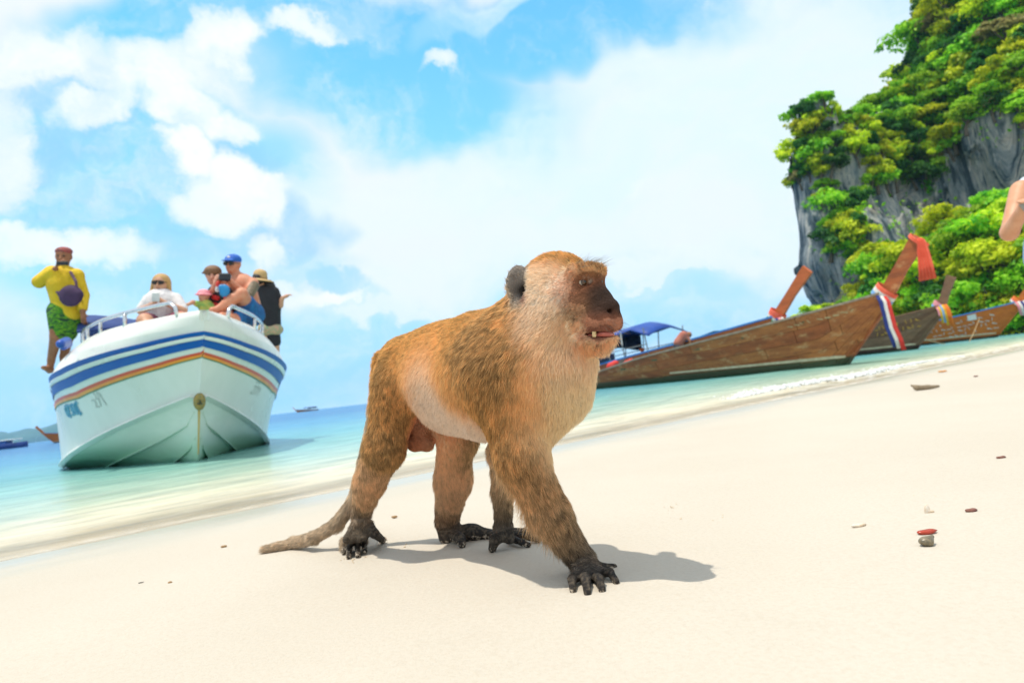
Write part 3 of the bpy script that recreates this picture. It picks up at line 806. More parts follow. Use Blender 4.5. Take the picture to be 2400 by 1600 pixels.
# ------------------------------------------------------------------ speedboat, bow towards the viewer
def lerp_tab(x, tab):
    xs = [t[0] for t in tab]; return np.interp(x, xs, [t[1] for t in tab])
SB_O = hit_z(464, 1087, 0)
SB_H, SB_HEEL = math.radians(-58.3), math.radians(-4)
speedboat = thing('speedboat', 'white speedboat with blue and orange stripes, bow on, tourists aboard', 'boat', SB_O)
speedboat.rotation_euler = (Matrix.Rotation(SB_H, 3, 'Z') @ Matrix.Rotation(SB_HEEL, 3, 'X')).to_euler()
def sb_half(x):
    t = np.clip((.545 - x) / 3.3, 0, 1); return 1.385 * (1 - (1 - t) ** 2.15) ** .88
def sb_sheer(x): return lerp_tab(x, [(-7, .92), (-3.5, 1.02), (-1.5, 1.10), (0, 1.22), (.55, 1.285)])
def sb_stem(x): return .69 + (x - .16) * 1.55
def sb_chine(x):
    t = np.clip((.16 - x) / 3.5, 0, 1)
    return 1.27 * (1 - (1 - t) ** 1.75), max(.69 * (1 - t) ** 1.12, 0) - .05 * t
def sb_keel(x): return .69 * x / .16 if x > 0 else -.38 * (1 - math.exp(x / .8))
def sb_top(x, side, dz, out=0.0):
    """point of the topside, dz below the sheer, pushed outwards"""
    zs, ys = float(sb_sheer(x)), float(sb_half(x))
    if x > .16: yc, zc = 0.0, sb_stem(x)
    else: yc, zc = sb_chine(x)
    q = np.clip((zs - dz - zc) / max(zs - zc, 1e-4), 0, 1.05)
    y = yc + (ys - yc) * (q ** 1.25 if x > -3 else q)
    return np.array([x + out * (.9 if x > -.5 else .3), side * (y + out * min(1, y / .12)), zs - dz])
XS = np.concatenate([np.linspace(.545, .16, 12), np.linspace(.10, -3.2, 34), np.linspace(-3.5, -6.6, 8)])
gel = paint('white_gelcoat', (.80, .82, .79), (.70, .74, .70), 1.6, .26, .04, 3, 0, .5, detail=8, stretch=(1, 1, .35))
def bottom_material():
    m, nt, b, out = new_mat('bottom_gelcoat')
    tc = nt.new('ShaderNodeTexCoord').outputs['Object']; z = nt.new('ShaderNodeSeparateXYZ', i_0=tc).outputs[2]
    n = nt.noise(nt.vmath('MULTIPLY', tc, (1, 1, 3)), 2.2, 5, .6)
    c = nt.mix(nt.smooth(n, .3, .7), (.66, .75, .66), (.56, .68, .58))
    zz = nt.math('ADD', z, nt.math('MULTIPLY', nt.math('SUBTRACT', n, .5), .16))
    c = nt.mix(nt.smooth(zz, .42, .02, 0, .72), c, (.12, .42, .22))       # green bounce off the water, put into the colour towards the waterline
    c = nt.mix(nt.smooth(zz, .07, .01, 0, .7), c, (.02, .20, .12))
    nt.set(b.inputs['Base Color'], c); b.inputs['Roughness'].default_value = .3
    return m
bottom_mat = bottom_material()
blue_p = paint('blue_stripe_paint', (.001, .08, .42), (.001, .11, .44), 2, .42, spec=.25)
red_p = paint('red_stripe_paint', (.68, .05, .015), (.6, .08, .02), 4, .35); orange_p = paint('orange_stripe_paint', (.85, .33, .01), (.8, .25, .02), 4, .35); green_p = paint('green_stripe_paint', (.03, .20, .08), None, 4, .4)
steel = paint('stainless_rail', (.72, .73, .74), (.62, .63, .65), 20, .22, 0, None, 1.0)
def strip(rows_fn, name, mat, x0=.545, x1=-6.6, parent=speedboat):
    mb = MB()
    for side in (-1, 1):
        xs = [x for x in XS if x1 <= x <= x0]
        mb.grid([rows_fn(x, side) for x in xs])
    return mb.build(name, mat, parent, None, True)
hullmb = MB()
for side in (-1, 1):
    rows = []
    for x in XS:
        zs = float(sb_sheer(x)); zc = sb_stem(x) if x > .16 else sb_chine(x)[1]
        rows.append([sb_top(x, side, (zs - zc) * q) for q in np.linspace(0, 1, 9)])
    hullmb.grid(rows)
tr = [[sb_top(-6.6, s, q) for q in (0, .5, .95)] for s in (-1, 1)]; hullmb.grid(tr)
hullmb.build('hull', gel, speedboat, None, True)
bot = MB()
for side in (-1, 1):
    rows = []
    for x in [q for q in XS if q <= .16]:
        yc, zc = sb_chine(x); zk = sb_keel(x)
        rows.append([np.array([x, side * yc * q, zk + (zc - zk) * q ** 1.15]) for q in np.linspace(0, 1, 7)])
    bot.grid(rows)
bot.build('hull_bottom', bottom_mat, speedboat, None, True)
for side in (-1, 1):                                   # chine flat and spray rails
    mb = MB(); mb.solid([[np.array([x + .01, side * (sb_chine(x)[0] - .015), sb_chine(x)[1] - .012]), np.array([x + .02, side * (sb_chine(x)[0] + .045), sb_chine(x)[1] + .012])] for x in XS if .14 >= x >= -4], .022)
    mb.build('chine_rail', gel, speedboat)
    for fr, xa in ((.36, .02), (.68, .06)):
        mb = MB(); pts = []
        for x in np.linspace(xa, -3.6, 30):
            yc, zc = sb_chine(x); zk = sb_keel(x); t = min(1, (xa - x) / .5)
            y = yc * fr; z = zk + (zc - zk) * fr ** 1.15
            pts.append((np.array([x, side * y, z]), t))
        mb.solid([[p + np.array([0, -side * .012, .004]), p + np.array([.01, side * .030 * t, -.018 * t])] for p, t in pts], .014)
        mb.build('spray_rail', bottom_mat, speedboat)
def wid(x): return 1 + .55 * np.clip((.5 - x) / 2, 0, 1)
for nm, a, b, o, mat in [('blue_stripe', .0, .037, .012, blue_p), ('rub_rail', .037, .066, .022, gel), ('blue_stripe', .066, .126, .010, blue_p),
                         ('red_stripe', .166, .186, .006, red_p), ('orange_stripe', .186, .206, .006, orange_p), ('green_stripe', .206, .215, .006, green_p)]:
    strip(lambda x, s, a=a, b=b, o=o: [sb_top(x, s, a * wid(x), o), sb_top(x, s, (a + b) / 2 * wid(x), o * 1.25), sb_top(x, s, b * wid(x), o)], nm, mat)
# bulwark sloping in to the coaming, foredeck, cockpit
def coam(x, side, q, lift=0):
    t = np.clip((.55 - x) / 3.0, 0, 1); ys, zs = float(sb_half(x)), float(sb_sheer(x))
    p0 = np.array([x, side * ys, zs]); p1 = np.array([x + .06 * (1 - t), side * ys * (.80 - .06 * t), zs + .20 + .26 * t])
    k = q ** 1.0; p = p0 + (p1 - p0) * k; p[1] += side * .05 * math.sin(PI * q) * min(1, ys / .45); p[2] += lift
    return p
strip(lambda x, s: [coam(x, s, q) for q in (0, .30, .36, .7, 1)] + [coam(x, s, 1) + np.array([0, -s * .04, .0]), coam(x, s, 1) + np.array([0, -s * .05, -.10])], 'bulwark', gel)
dk = MB(); dk.grid([[np.array([x, y * max(.012, abs(coam(x, 1, 1)[1]) - .02) / max(abs(coam(x, 1, 1)[1]) - .02, 1e-6) * (abs(coam(x, 1, 1)[1]) - .02), coam(x, 1, 1)[2] - .015 - .055 * min(1, max(0, (.5 - x) / .5))]) for y in np.linspace(-1, 1, 9)] for x in list(XS[1:]) if x > -2.2])
dk.grid([[np.array([x, y * (abs(coam(x, 1, 1)[1]) - .02), coam(x, 1, 1)[2] - (.62 if x < -2.21 else .07)]) for y in np.linspace(-1, 1, 5)] for x in (-2.2, -2.215, -4, -6.6)])
dk.build('foredeck', gel, speedboat)
for side in (-1, 1):                                   # bow rails
    xa, xb = (.30, -2.6) if side < 0 else (.24, -3.4)
    pts = [coam(xa, side, 1, -.02)] + [coam(x, side, .97, min(.13, .13 * (xa - x + .04) / .10)) for x in np.concatenate([[xa - .02, xa - .08], np.linspace(xa - .16, xb, 14)])] + [coam(xb - .1, side, .97, -.02)]
    mb = MB().tube(pts, .020, 8)
    mb.build('bow_rail', steel, speedboat, None, True)
    for x in np.arange(xa - .75, xb, -.62): MB().tube([coam(x, side, .97, -.03), coam(x, side, .97, .13)], .020, 8).build('rail_post', steel, speedboat, None, True)
MB().box((0, 0, 0), (.07, .09, .13), None, .012).build('mooring_post', paint('grey_metal', (.42, .44, .40), None, 20, .5), speedboat, (.02, .10, coam(.02, 1, 1)[2] - .02))
# eye plate with rust run on the stem
ey = MB(); ang = np.linspace(0, 2 * PI, 20, endpoint=False)
ey.solid([[np.array([.175 + .006 - .02 * r * abs(math.cos(a)) - .02 * r * max(0, -math.sin(a)), math.cos(a) * .055 * r, .625 + math.sin(a) * .085 * r]) for a in list(ang) + [0]] for r in (.05, .6, 1)], .016)
ey.build('bow_eye_plate', paint('weathered_brass', (.20, .24, .12), (.45, .27, .05), 60, .5, .4, 120, .3), speedboat, None, True)
MB().tube([(.185, -.018, .60), (.225, -.010, .605), (.235, 0, .635), (.225, .010, .605), (.185, .018, .60)], .010, 6).build('bow_eye', paint('dark_brass', (.08, .09, .05), None, 40, .4, 0, None, .5), speedboat)
MB().solid([[np.array([sb_keel_x + .004, y * w, z]) for y in (-1, 0, 1)] for z, w, sb_keel_x in [(.56, .012, .13), (.45, .010, .105), (.32, .008, .075), (.20, .009, .047), (.10, .006, .024)]], .004).build('rust_run', paint('rust_stain', (.55, .36, .08), (.5, .42, .2), 40, .7), speedboat)
# registration figures and blue name, weathered
def lettering(txt, name, mat, parent, size, fn, shear=0.0):
    """flat figures laid on a curved side: fn(u, v) gives the point"""
    cu = bpy.data.curves.new(name, 'FONT'); cu.body = txt; cu.size = size; cu.extrude = 0; cu.shear = shear; cu.resolution_u = 3
    ob = bpy.data.objects.new(name, cu); COL.objects.link(ob)
    dg = bpy.context.evaluated_depsgraph_get(); me = bpy.data.meshes.new_from_object(ob.evaluated_get(dg))
    bpy.data.objects.remove(ob)
    for v in me.vertices: v.co = Vector(fn(v.co.x, v.co.y))
    return link(name, me, parent, None, mat)
grey_ink = paint('faded_grey_letters', (.42, .47, .46), (.58, .62, .60), 30, .6); blue_ink = paint('faded_blue_letters', (.06, .30, .52), (.18, .44, .60), 14, .5)
def side_fn(x0, dz, side):
    return lambda u, v: sb_top(x0 + (u if side > 0 else -u) * -1.0, side, dz - v, .006)
bpy.context.view_layer.update()
SBM = np.array(speedboat.matrix_world)
def on_hull(side, px_, py_):
    """station and drop below the sheer of the hull point seen at a photo pixel"""
    best = None
    for x in np.linspace(.4, -4, 90):
        for dz in np.linspace(.2, .95, 40):
            w = SBM[:3, :3] @ sb_top(x, side, dz) + SBM[:3, 3] - CPOS; dd = w @ CF
            e = (1200 + 1600 * (w @ CR) / dd - px_) ** 2 + (800 - 1600 * (w @ CU) / dd - py_) ** 2
            if best is None or e < best[0]: best = (e, x, dz)
    return best[1:]
for side, marks in ((-1, [('16', 222, 932, .075), ('271', 228, 956, .085)]), (1, [('16', 597, 898, .075), ('271', 583, 922, .085)])):
    for txt, mx_, my_, sz in marks:
        x0, dz0 = on_hull(side, mx_, my_)
        lettering(txt, 'registration_figures', grey_ink, speedboat, sz * 1.6, (lambda u, v, x0=x0, side=side, dz0=dz0: sb_top(x0 + (u if side < 0 else -u) * 1.3, side, dz0 - v, .006)))
def swirl(side, x0, x1, dz):
    r = np.random.default_rng(4); mb = MB()
    for k in range(9):
        u0 = x0 + (x1 - x0) * k / 9; pts = []
        for q in np.linspace(0, 1, 8):
            a = q * 2 * PI * r.uniform(.5, .9) + k
            pts.append(sb_top(u0 + .06 * math.cos(a) * (1 if k % 2 else .6), side, dz + .07 * math.sin(a) * r.uniform(.7, 1.2), .006))
        mb.tube(pts, .011, 5)
    return mb.build('painted_name', blue_ink, speedboat)
(xa_, da_), (xb_, db_) = on_hull(-1, 158, 965), on_hull(-1, 190, 955); swirl(-1, xa_, xb_, (da_ + db_) / 2)
(xa_, da_), (xb_, db_) = on_hull(1, 634, 928), on_hull(1, 648, 925); swirl(1, xa_, xb_, (da_ + db_) / 2)
# windscreen frame and blue cover behind the people, helm seat
bluecan = paint('blue_canvas', (.015, .05, .22), (.01, .035, .16), 6, .8, .3, 30)
cover = MB(); cover.solid([[np.array([x, y, z + .05 * math.sin(3 * y + x * 4)]) for y in np.linspace(-1.1, .2, 8)] for x, z in [(-2.4, 1.66), (-3.0, 1.88), (-3.6, 1.98), (-4.6, 1.95), (-4.9, 1.5)]], .03)
cover.build('canvas_cover', bluecan, speedboat, None, True)
bpy.context.view_layer.update()
SBM = np.array(speedboat.matrix_world)
def sbp(px_, py_, y):
    Mi = np.linalg.inv(SBM); o = Mi[:3, :3] @ CPOS + Mi[:3, 3]; d = Mi[:3, :3] @ ray(px_, py_); t = (y - o[1]) / d[1]
    return CPOS + t * ray(px_, py_)
def sbl(x, y, z): return SBM[:3, :3] @ np.array([x, y, z]) + SBM[:3, 3]
fen = body_obj('fender_cushion', [cone(sbp(142, 806, -1.20), sbp(156, 800, -1.16), .045, .05, .02), cone(sbp(148, 813, -1.21), sbp(162, 807, -1.17), .038, .038, .03)], .014, paint('fender_blue', (.008, .08, .42), (.006, .05, .34), 6, .4))
tag(fen, 'blue cushion fender tied on the speedboat side below the man in yellow', 'fender')

# ------------------------------------------------------------------ wooden longtail boats
LT_SHEER = [(-10.2, .62), (-9, .52), (-7.7, .57), (-5.9, .79), (-3.8, .97), (-1.9, 1.13), (-.2, 1.31), (.83, 1.44), (1.15, 1.50)]
def lt_half(x): return .86 * (max(1 - abs((x + 4.6) / 5.76) ** 2.3, 0)) ** .62 if x > -4.6 else .86 - .30 * ((x + 4.6) / 5.6) ** 2
def lt_keel(x): return -.28 if x < -.3 else (-.28 + .28 * (x + .3) / .3 if x < 0 else x * 1.08)
def lt_pt(x, side, q, out=0.0):
    ys, zs, zk = lt_half(x), float(lerp_tab(x, LT_SHEER)), lt_keel(x)
    y = (ys + 1e-3) * q ** .62 + out; z = zk + (zs - zk) * q ** 1.12
    return np.array([x, side * y, z])
LXS = np.concatenate([np.linspace(1.14, -1, 22), np.linspace(-1.3, -10.2, 26)])
def wood_mat(name, c1, c2, c3, low=None, zlow=.2, scale=1.0, worn=.5):
    m, nt, b, out = new_mat(name)
    tc = nt.new('ShaderNodeTexCoord').outputs['Object']
    st = nt.vmath('MULTIPLY', tc, (.7, 3, 3.5))
    n1 = nt.noise(st, 1.6 * scale, 6, .65, .3); n2 = nt.noise(nt.vmath('MULTIPLY', tc, (1, 1, 1.8)), 2.6, 6, .68); n3 = nt.noise(nt.vmath('MULTIPLY', tc, (.5, 6, 9)), 6, 5, .7)
    c = nt.mix(nt.smooth(n1, .3, .7), c1, c2); c = nt.mix(nt.smooth(n2, .52, .68, 0, worn), c, c3)
    c = nt.mix(nt.smooth(n3, .50, .74, 0, .75), c, (.04, .022, .014))
    if low:
        z = nt.new('ShaderNodeSeparateXYZ', i_0=tc).outputs[2]
        zz = nt.math('ADD', z, nt.math('MULTIPLY', nt.math('SUBTRACT', n1, .5), .09))
        c = nt.mix(nt.smooth(zz, zlow + .04, zlow - .05, 0, .92), c, low)
        c = nt.mix(nt.smooth(zz, .07, .02, 0, .9), c, (.02, .12, .06))
    nt.set(b.inputs['Base Color'], c); b.inputs['Roughness'].default_value = .62; b.inputs['Specular IOR Level'].default_value = .35
    nt.set(b.inputs['Normal'], nt.bump(nt.math('ADD', n3, n1), .5, .01)); return m
NPL = 6
def build_longtail(label, loc, hd, sc, mats, gun, group, segs=4, prow=(1.14, 1.40, 1.99, 2.46), stripe=True, prow_w=.105, inner=None):
    t = thing('longtail_boat', label, 'boat', loc, hd, group); t.scale = (sc,) * 3
    caulk = paint('caulk', (.05, .035, .025), None, 5, .9)
    sh = MB()
    for s in (-1, 1): sh.grid([[lt_pt(x, s, q, -.020) for q in np.linspace(0, 1, 8)] for x in LXS])
    sh.grid([[lt_pt(-10.2, s, q, -.02) for q in np.linspace(0, 1, 5)] for s in (-1, 1)])
    sh.build('hull_shell', inner or caulk, t, None, True)
    r = np.random.default_rng(int(abs(loc[0]) * 100))
    for s in (-1, 1):
        for k in range(NPL):
            q0, q1 = (k / NPL) ** 1.1 + .0025, ((k + 1) / NPL) ** 1.1 - .0025
            cuts = [0] + sorted(int(c) for c in np.linspace(9, len(LXS) - 6, segs - 1) + r.integers(-3, 4, segs - 1)) + [len(LXS) - 1] if segs > 1 else [0, len(LXS) - 1]
            for a, b in zip(cuts, cuts[1:]):
                if b - a < 2: continue
                xs = list(LXS[a:b + 1]); xs[-1] = xs[-1] + (.012 if b < len(LXS) - 1 else 0)
                mb = MB(); o = .002 + r.uniform(0, .006)
                mb.solid([[lt_pt(x, s, q, o) for q in np.linspace(max(q0, .01), q1, 3)] for x in xs], .024)
                mb.build('plank', mats[int(r.integers(0, len(mats)))], t, None, False)
        g = MB(); g.solid([[lt_pt(x, s, 1.0, -.03), lt_pt(x, s, 1.0, .035)] for x in LXS], .05)
        g.build('gunwale', gun, t)
        if stripe:
            MB().solid([[lt_pt(x, s, 1, 0) * np.array([1, 0, 0]) + np.array([0, s * (lt_half(x) * ((.235 - .012 * (x + 1) - lt_keel(x)) / (float(lerp_tab(x, LT_SHEER)) - lt_keel(x))) ** (.62 / 1.12) + .022), .235 - .012 * (x + 1) + dz]) for dz in (-.035, .035)] for x in LXS if -5 < x < .16], .012).build('waterline_stripe', paint('cream_paint', (.62, .56, .38), (.42, .36, .22), 12, .6), t)
    xa, za, xb, zb = prow                                  # prow post: a board that sweeps up from the stem head
    pts = [(xa - .35, za - .18), (xa, za), (xa + (xb - xa) * .5, za + (zb - za) * .52), (xb, zb)]
    mb = MB(); rows = []
    for i, (px_, pz) in enumerate(pts):
        d = unit(np.array(pts[min(i + 1, 3)]) - np.array(pts[max(i - 1, 0)])); n = np.array([-d[1], d[0]]); w = [.16, .155, .13, .16][i]
        rows.append([np.array([px_ + n[0] * u, 0, pz + n[1] * u]) for u in (-w, 0, w)])
    mb.solid(rows, prow_w); mb.build('prow_post', mats[0], t)
    MB().solid([[np.array([x, 0, lt_keel(x) + dz]) for dz in (-.05, .05)] + [np.array([x + .03, 0, lt_keel(x) - .05])] for x in np.linspace(-.3, 1.12, 10)], .07).build('stem_board', mats[0], t)
    for x in (-.6, -2.2, -3.6, -5.2, -6.6, -8.0):
        MB().box((0, 0, 0), (.22, lt_half(x) * 1.9, .035)).build('thwart', mats[-1], t, (x, 0, float(lerp_tab(x, LT_SHEER)) - .16))
    return t
w_red = wood_mat('worn_red_brown_planks', (.44, .12, .035), (.24, .065, .022), (.58, .32, .14), (.045, .075, .04), .21, 1.0, .75)
w_red2 = wood_mat('worn_orange_planks', (.49, .17, .05), (.30, .09, .03), (.60, .36, .17), (.045, .08, .04), .19, 1.4, .7)
w_tan = wood_mat('bare_tan_planks', (.46, .24, .10), (.36, .16, .065), (.50, .31, .16), (.06, .07, .04), .19, 1.2, .7)
w_dark = wood_mat('dark_brown_planks', (.19, .085, .045), (.12, .055, .03), (.27, .16, .10), (.03, .015, .012), .17)
w_dark2 = wood_mat('grey_brown_planks', (.25, .13, .07), (.17, .09, .05), (.30, .21, .14), (.03, .015, .012), .17)
w_orange = wood_mat('varnished_orange_planks', (.62, .17, .02), (.48, .12, .018), (.64, .24, .04), (.03, .02, .015), .12, 1, .4)
w_grey = paint('weathered_timber', (.30, .25, .19), (.19, .15, .11), 5, .8, .4, 20, stretch=(1, 4, 4))
g_blue = paint('blue_gunwale_paint', (.01, .20, .55), (.01, .15, .45), 3, .45)
HD_LT = math.radians(-57)
b1 = build_longtail('wooden longtail boat with worn red brown planks and tricolour ribbon on its prow', (7.49, 15.64, 0), HD_LT, 1.0, [w_red, w_red2, w_red, w_red2], w_grey, 'longtail boats off the beach', 5)
b2 = build_longtail('longtail boat with blue gunwale and blue canopy behind the worn wooden one', (8.30, 24.2, 0), HD_LT, 1.17, [wood_mat('red_prow_planks', (.58, .14, .04), (.42, .10, .03), (.5, .16, .05), (.05, .05, .03), .15), w_red2], g_blue, 'longtail boats off the beach', 1, (1.10, 1.42, 2.30, 2.62))
b3 = build_longtail('dark brown longtail boat with yellow lettering and grey prow', (16.1, 27.6, 0), HD_LT, 1.08, [w_dark2, w_dark, w_dark2], w_dark2, 'longtail boats off the beach', 1, (1.12, 1.40, 1.62, 2.46))
b4 = build_longtail('varnished orange brown longtail boat with blue gunwale and white lettering', (26.6, 37.9, 0), HD_LT, 1.20, [w_orange], g_blue, 'longtail boats off the beach', 1)
b5 = build_longtail('brown longtail boat with green waterline at the right edge of the beach', (33.6, 45.2, 0), HD_LT, 1.2, [w_red], paint('green_boat_paint', (.02, .22, .10), None, 3, .5), 'longtail boats off the beach', 1)
# green lower strake of the last boat
for s in (-1, 1): MB().solid([[lt_pt(x, s, q, .03) for q in (.38, .50)] for x in LXS], .02).build('green_strake', paint('green_boat_paint', (.02, .22, .10)), b5)
def ink_marks(parent, side, x0, x1, z0, rows, h, mat, seed, n=26):
    """weathered lettering nobody can read any more: short brush strokes"""
    r = np.random.default_rng(seed); mb = MB()
    def on(x, z):
        zs, zk = float(lerp_tab(x, LT_SHEER)), lt_keel(x); q = max((z - zk) / (zs - zk), .02) ** (1 / 1.12)
        return lt_pt(x, side, min(q, 1), .022)
    for k in range(rows):
        xs = np.linspace(x0, x1, n)
        for i, x in enumerate(xs):
            if r.random() < .14: continue
            zz = float(lerp_tab(x, LT_SHEER)) - z0 - k * h * 1.6
            a = r.uniform(-.4, .4) * (x1 - x0) / n
            if r.random() < .5: mb.solid([[on(x, zz), on(x + .028, zz)], [on(x + a, zz + h), on(x + a + .028, zz + h)]], .006)
            else: mb.solid([[on(x, zz + (h * r.integers(0, 2)) * .8), on(x, zz + .03 + h * .0)], [on(x + (x1 - x0) / n * .8, zz), on(x + (x1 - x0) / n * .8, zz + .03)]], .006)
    o = mb.build('hull_lettering', mat, parent); o['kind'] = 'stuff'; return o
gold = paint('gold_letter_paint', (.62, .36, .04), (.5, .25, .03), 8, .5); pale_ink = paint('pale_letter_paint', (.62, .64, .60), (.45, .46, .42), 10, .6)
def lt_text(txt, parent, side, x0, zoff, size, mat, name='hull_lettering'):
    def on(u, v):
        x = x0 + u; zs, zk = float(lerp_tab(x, LT_SHEER)), lt_keel(x); z = zs - zoff + v; q = max((z - zk) / (zs - zk), .02) ** (1 / 1.12)
        return lt_pt(x, side, min(q, 1), .024)
    return lettering(txt, name, mat, parent, size, on, .25)
lt_text('s enntu', b2, -1, -2.05, .30, .30, gold)
ink_marks(b2, -1, -4.6, -2.4, .24, 1, .10, gold, 8, 18)
ink_marks(b3, -1, -1.2, .35, .34, 2, .13, gold, 3, 11)
ink_marks(b4, -1, -2.4, .1, .34, 4, .12, pale_ink, 5, 12)
ink_marks(b5, -1, -.9, .4, .30, 3, .16, pale_ink, 6, 10)
ink_marks(b1, -1, -.9, .5, .22, 1, .06, paint('flaked_cream_paint', (.55, .42, .22), None, 9, .7), 9, 9)
for x, dz in ((-.1, .12), (.25, .20)): pass
MB().solid([[lt_pt(x, -1, q, .03) for q in (.80, .95)] for x in (-.75, -.55, -.4)], .012).build('name_board', paint('white_board', (.72, .72, .68), None, 8, .5), b4)
# cloth: sashes and garlands tied to the prows
def cloth_mat(name, c, c2=None): return paint(name, c, c2, 10, .75, .25, 60, dist=.01)
def strip_cloth(name, pts, width_dir, widths, mat, parent=None, folds=3, amp=.02, label=None, cat=None, grp=None):
    pts = [np.asarray(p, float) for p in pts]; rows = []
    for i, p in enumerate(pts):
        d = unit(pts[min(i + 1, len(pts) - 1)] - pts[max(i - 1, 0)]); n = unit(np.cross(d, width_dir)); w = widths[i]
        rows.append([p + np.asarray(width_dir) * (u * w / 2) + n * amp * math.sin(folds * PI * u + .7 * i) for u in np.linspace(-1, 1, 4 * folds + 1)])
    mb = MB(); mb.solid(rows, .008); o = mb.build(name, mat, parent, None, True)
    return tag(o, label, cat, grp) if label else o
def prow_wrap(t, x, z, r, mats, tilt, name, label, grp):
    """bands of cloth wound round the stem head"""
    root = thing(name, label, 'sash', (0, 0, 0), 0, grp); root.matrix_world = t.matrix_world.copy()
    root.location = t.location; root.rotation_euler = t.rotation_euler; root.scale = t.scale
    for i, m in enumerate(mats):
        c = np.array([x + (i - len(mats) / 2 + .5) * tilt[0], 0, z + (i - len(mats) / 2 + .5) * tilt[1]])
        n = unit(np.array([tilt[0], 0, tilt[1]])); a = np.array([0, 1.0, 0]); b = np.cross(n, a); pts = []
        for th in np.linspace(0, 2 * PI, 20): pts.append(c + a * math.cos(th) * (r * .62) + b * math.sin(th) * (r * 1.25))
        strip_cloth('band', pts, n, [np.linalg.norm(tilt) * 1.12] * 20, m, root, 2, .006)
    return root
bpy.context.view_layer.update()
c_blue, c_white, c_red = cloth_mat('navy_cloth', (.012, .03, .20)), cloth_mat('white_cloth', (.72, .70, .66)), cloth_mat('red_cloth', (.62, .035, .025))
c_orange, c_salmon, c_pink, c_yellow, c_ltblue = cloth_mat('orange_cloth', (.80, .20, .02)), cloth_mat('salmon_red_cloth', (.80, .14, .075), (.72, .10, .05)), cloth_mat('pink_cloth', (.75, .28, .32)), cloth_mat('yellow_cloth', (.8, .5, .03)), cloth_mat('light_blue_cloth', (.2, .42, .75))
R1 = np.array(b1.matrix_world.to_3x3()); O1 = np.array(b1.location)
def lw(t, p): return np.array(t.matrix_world @ Vector(p))
s1 = prow_wrap(b1, 1.12, 1.46, .205, [c_ltblue, c_white, c_salmon], (.062, .062), 'prow_sash', 'tricolour ribbon wound and hanging at the prow of the worn wooden boat', 'prow sashes')
for i, m in enumerate([c_blue, c_white, c_red]):
    dx = .075 * i
    strip_cloth('ribbon_tail', [(1.06 + dx, -.17, 1.44 - .02 * i), (1.14 + dx, -.22, 1.28), (1.17 + dx, -.22, 1.0), (1.20 + dx * 1.05, -.23, .72), (1.26 + dx * 1.1, -.21, .46), (1.29 + dx * 1.1, -.2, .30 - .04 * i)], np.array([1.0, 0, 0]), [.08, .088, .09, .09, .09, .095], m, s1, 1, .012)
s2 = prow_wrap(b1, 1.98, 2.42, .18, [c_salmon], (.05, .05), 'prow_sash', 'salmon red cloth tied at the tip of the tallest prow', 'prow sashes')
strip_cloth('hanging_cloth', [(2.02, -.06, 2.44), (2.09, -.14, 2.40), (2.10, -.16, 2.18), (2.11, -.16, 1.85), (2.11, -.16, 1.58)], np.array([1.0, 0, 0]), [.12, .15, .22, .29, .34], c_salmon, s2, 5, .032)
s3 = prow_wrap(b2, 1.10, 1.46, .22, [cloth_mat('green_cloth', (.05, .35, .15)), c_white, c_salmon, c_salmon], (.05, .07), 'prow_sash', 'pink and white cloth wound round the red prow', 'prow sashes')
for i, m in enumerate([c_blue, c_pink, c_white]): strip_cloth('ribbon_tail', [(1.2 + .09 * i, -.16, 1.42), (1.3 + .1 * i, -.2, 1.30), (1.33 + .1 * i, -.2, 1.05)], np.array([1.0, 0, 0]), [.08, .1, .11], m, s3, 1, .015)
s4 = prow_wrap(b3, 1.10, 1.46, .22, [c_ltblue, c_pink, c_pink], (.05, .06), 'prow_sash', 'pink garland and orange yellow ribbons on the grey prow', 'prow sashes')
for i, m in enumerate([c_pink, c_yellow, c_ltblue, c_yellow, c_orange, c_orange]): strip_cloth('ribbon_tail', [(1.05 + .065 * i, -.17, 1.50 - .05 * (i < 2)), (1.12 + .07 * i, -.22, 1.30), (1.13 + .072 * i, -.22, 1.15), (1.14 + .075 * i, -.22, [1.1, .85, .85, .75, .68, .66][i])], np.array([1.0, 0, 0]), [.06, .07, .075, .075], m, s4, 1, .016)
s5 = prow_wrap(b4, 1.12, 1.48, .24, [c_white, c_salmon, c_orange], (.06, .06), 'prow_sash', 'white and red cloth with navy ribbon on the orange prow', 'prow sashes')
for i, m in enumerate([c_pink, c_white, c_blue, c_white, c_red]): strip_cloth('ribbon_tail', [(1.1 + .1 * i, -.17, 1.5), (1.2 + .11 * i, -.22, 1.25), (1.24 + .11 * i, -.22, .85 - .08 * (i == 2))], np.array([1.0, 0, 0]), [.09, .1, .11], m, s5, 1, .015)
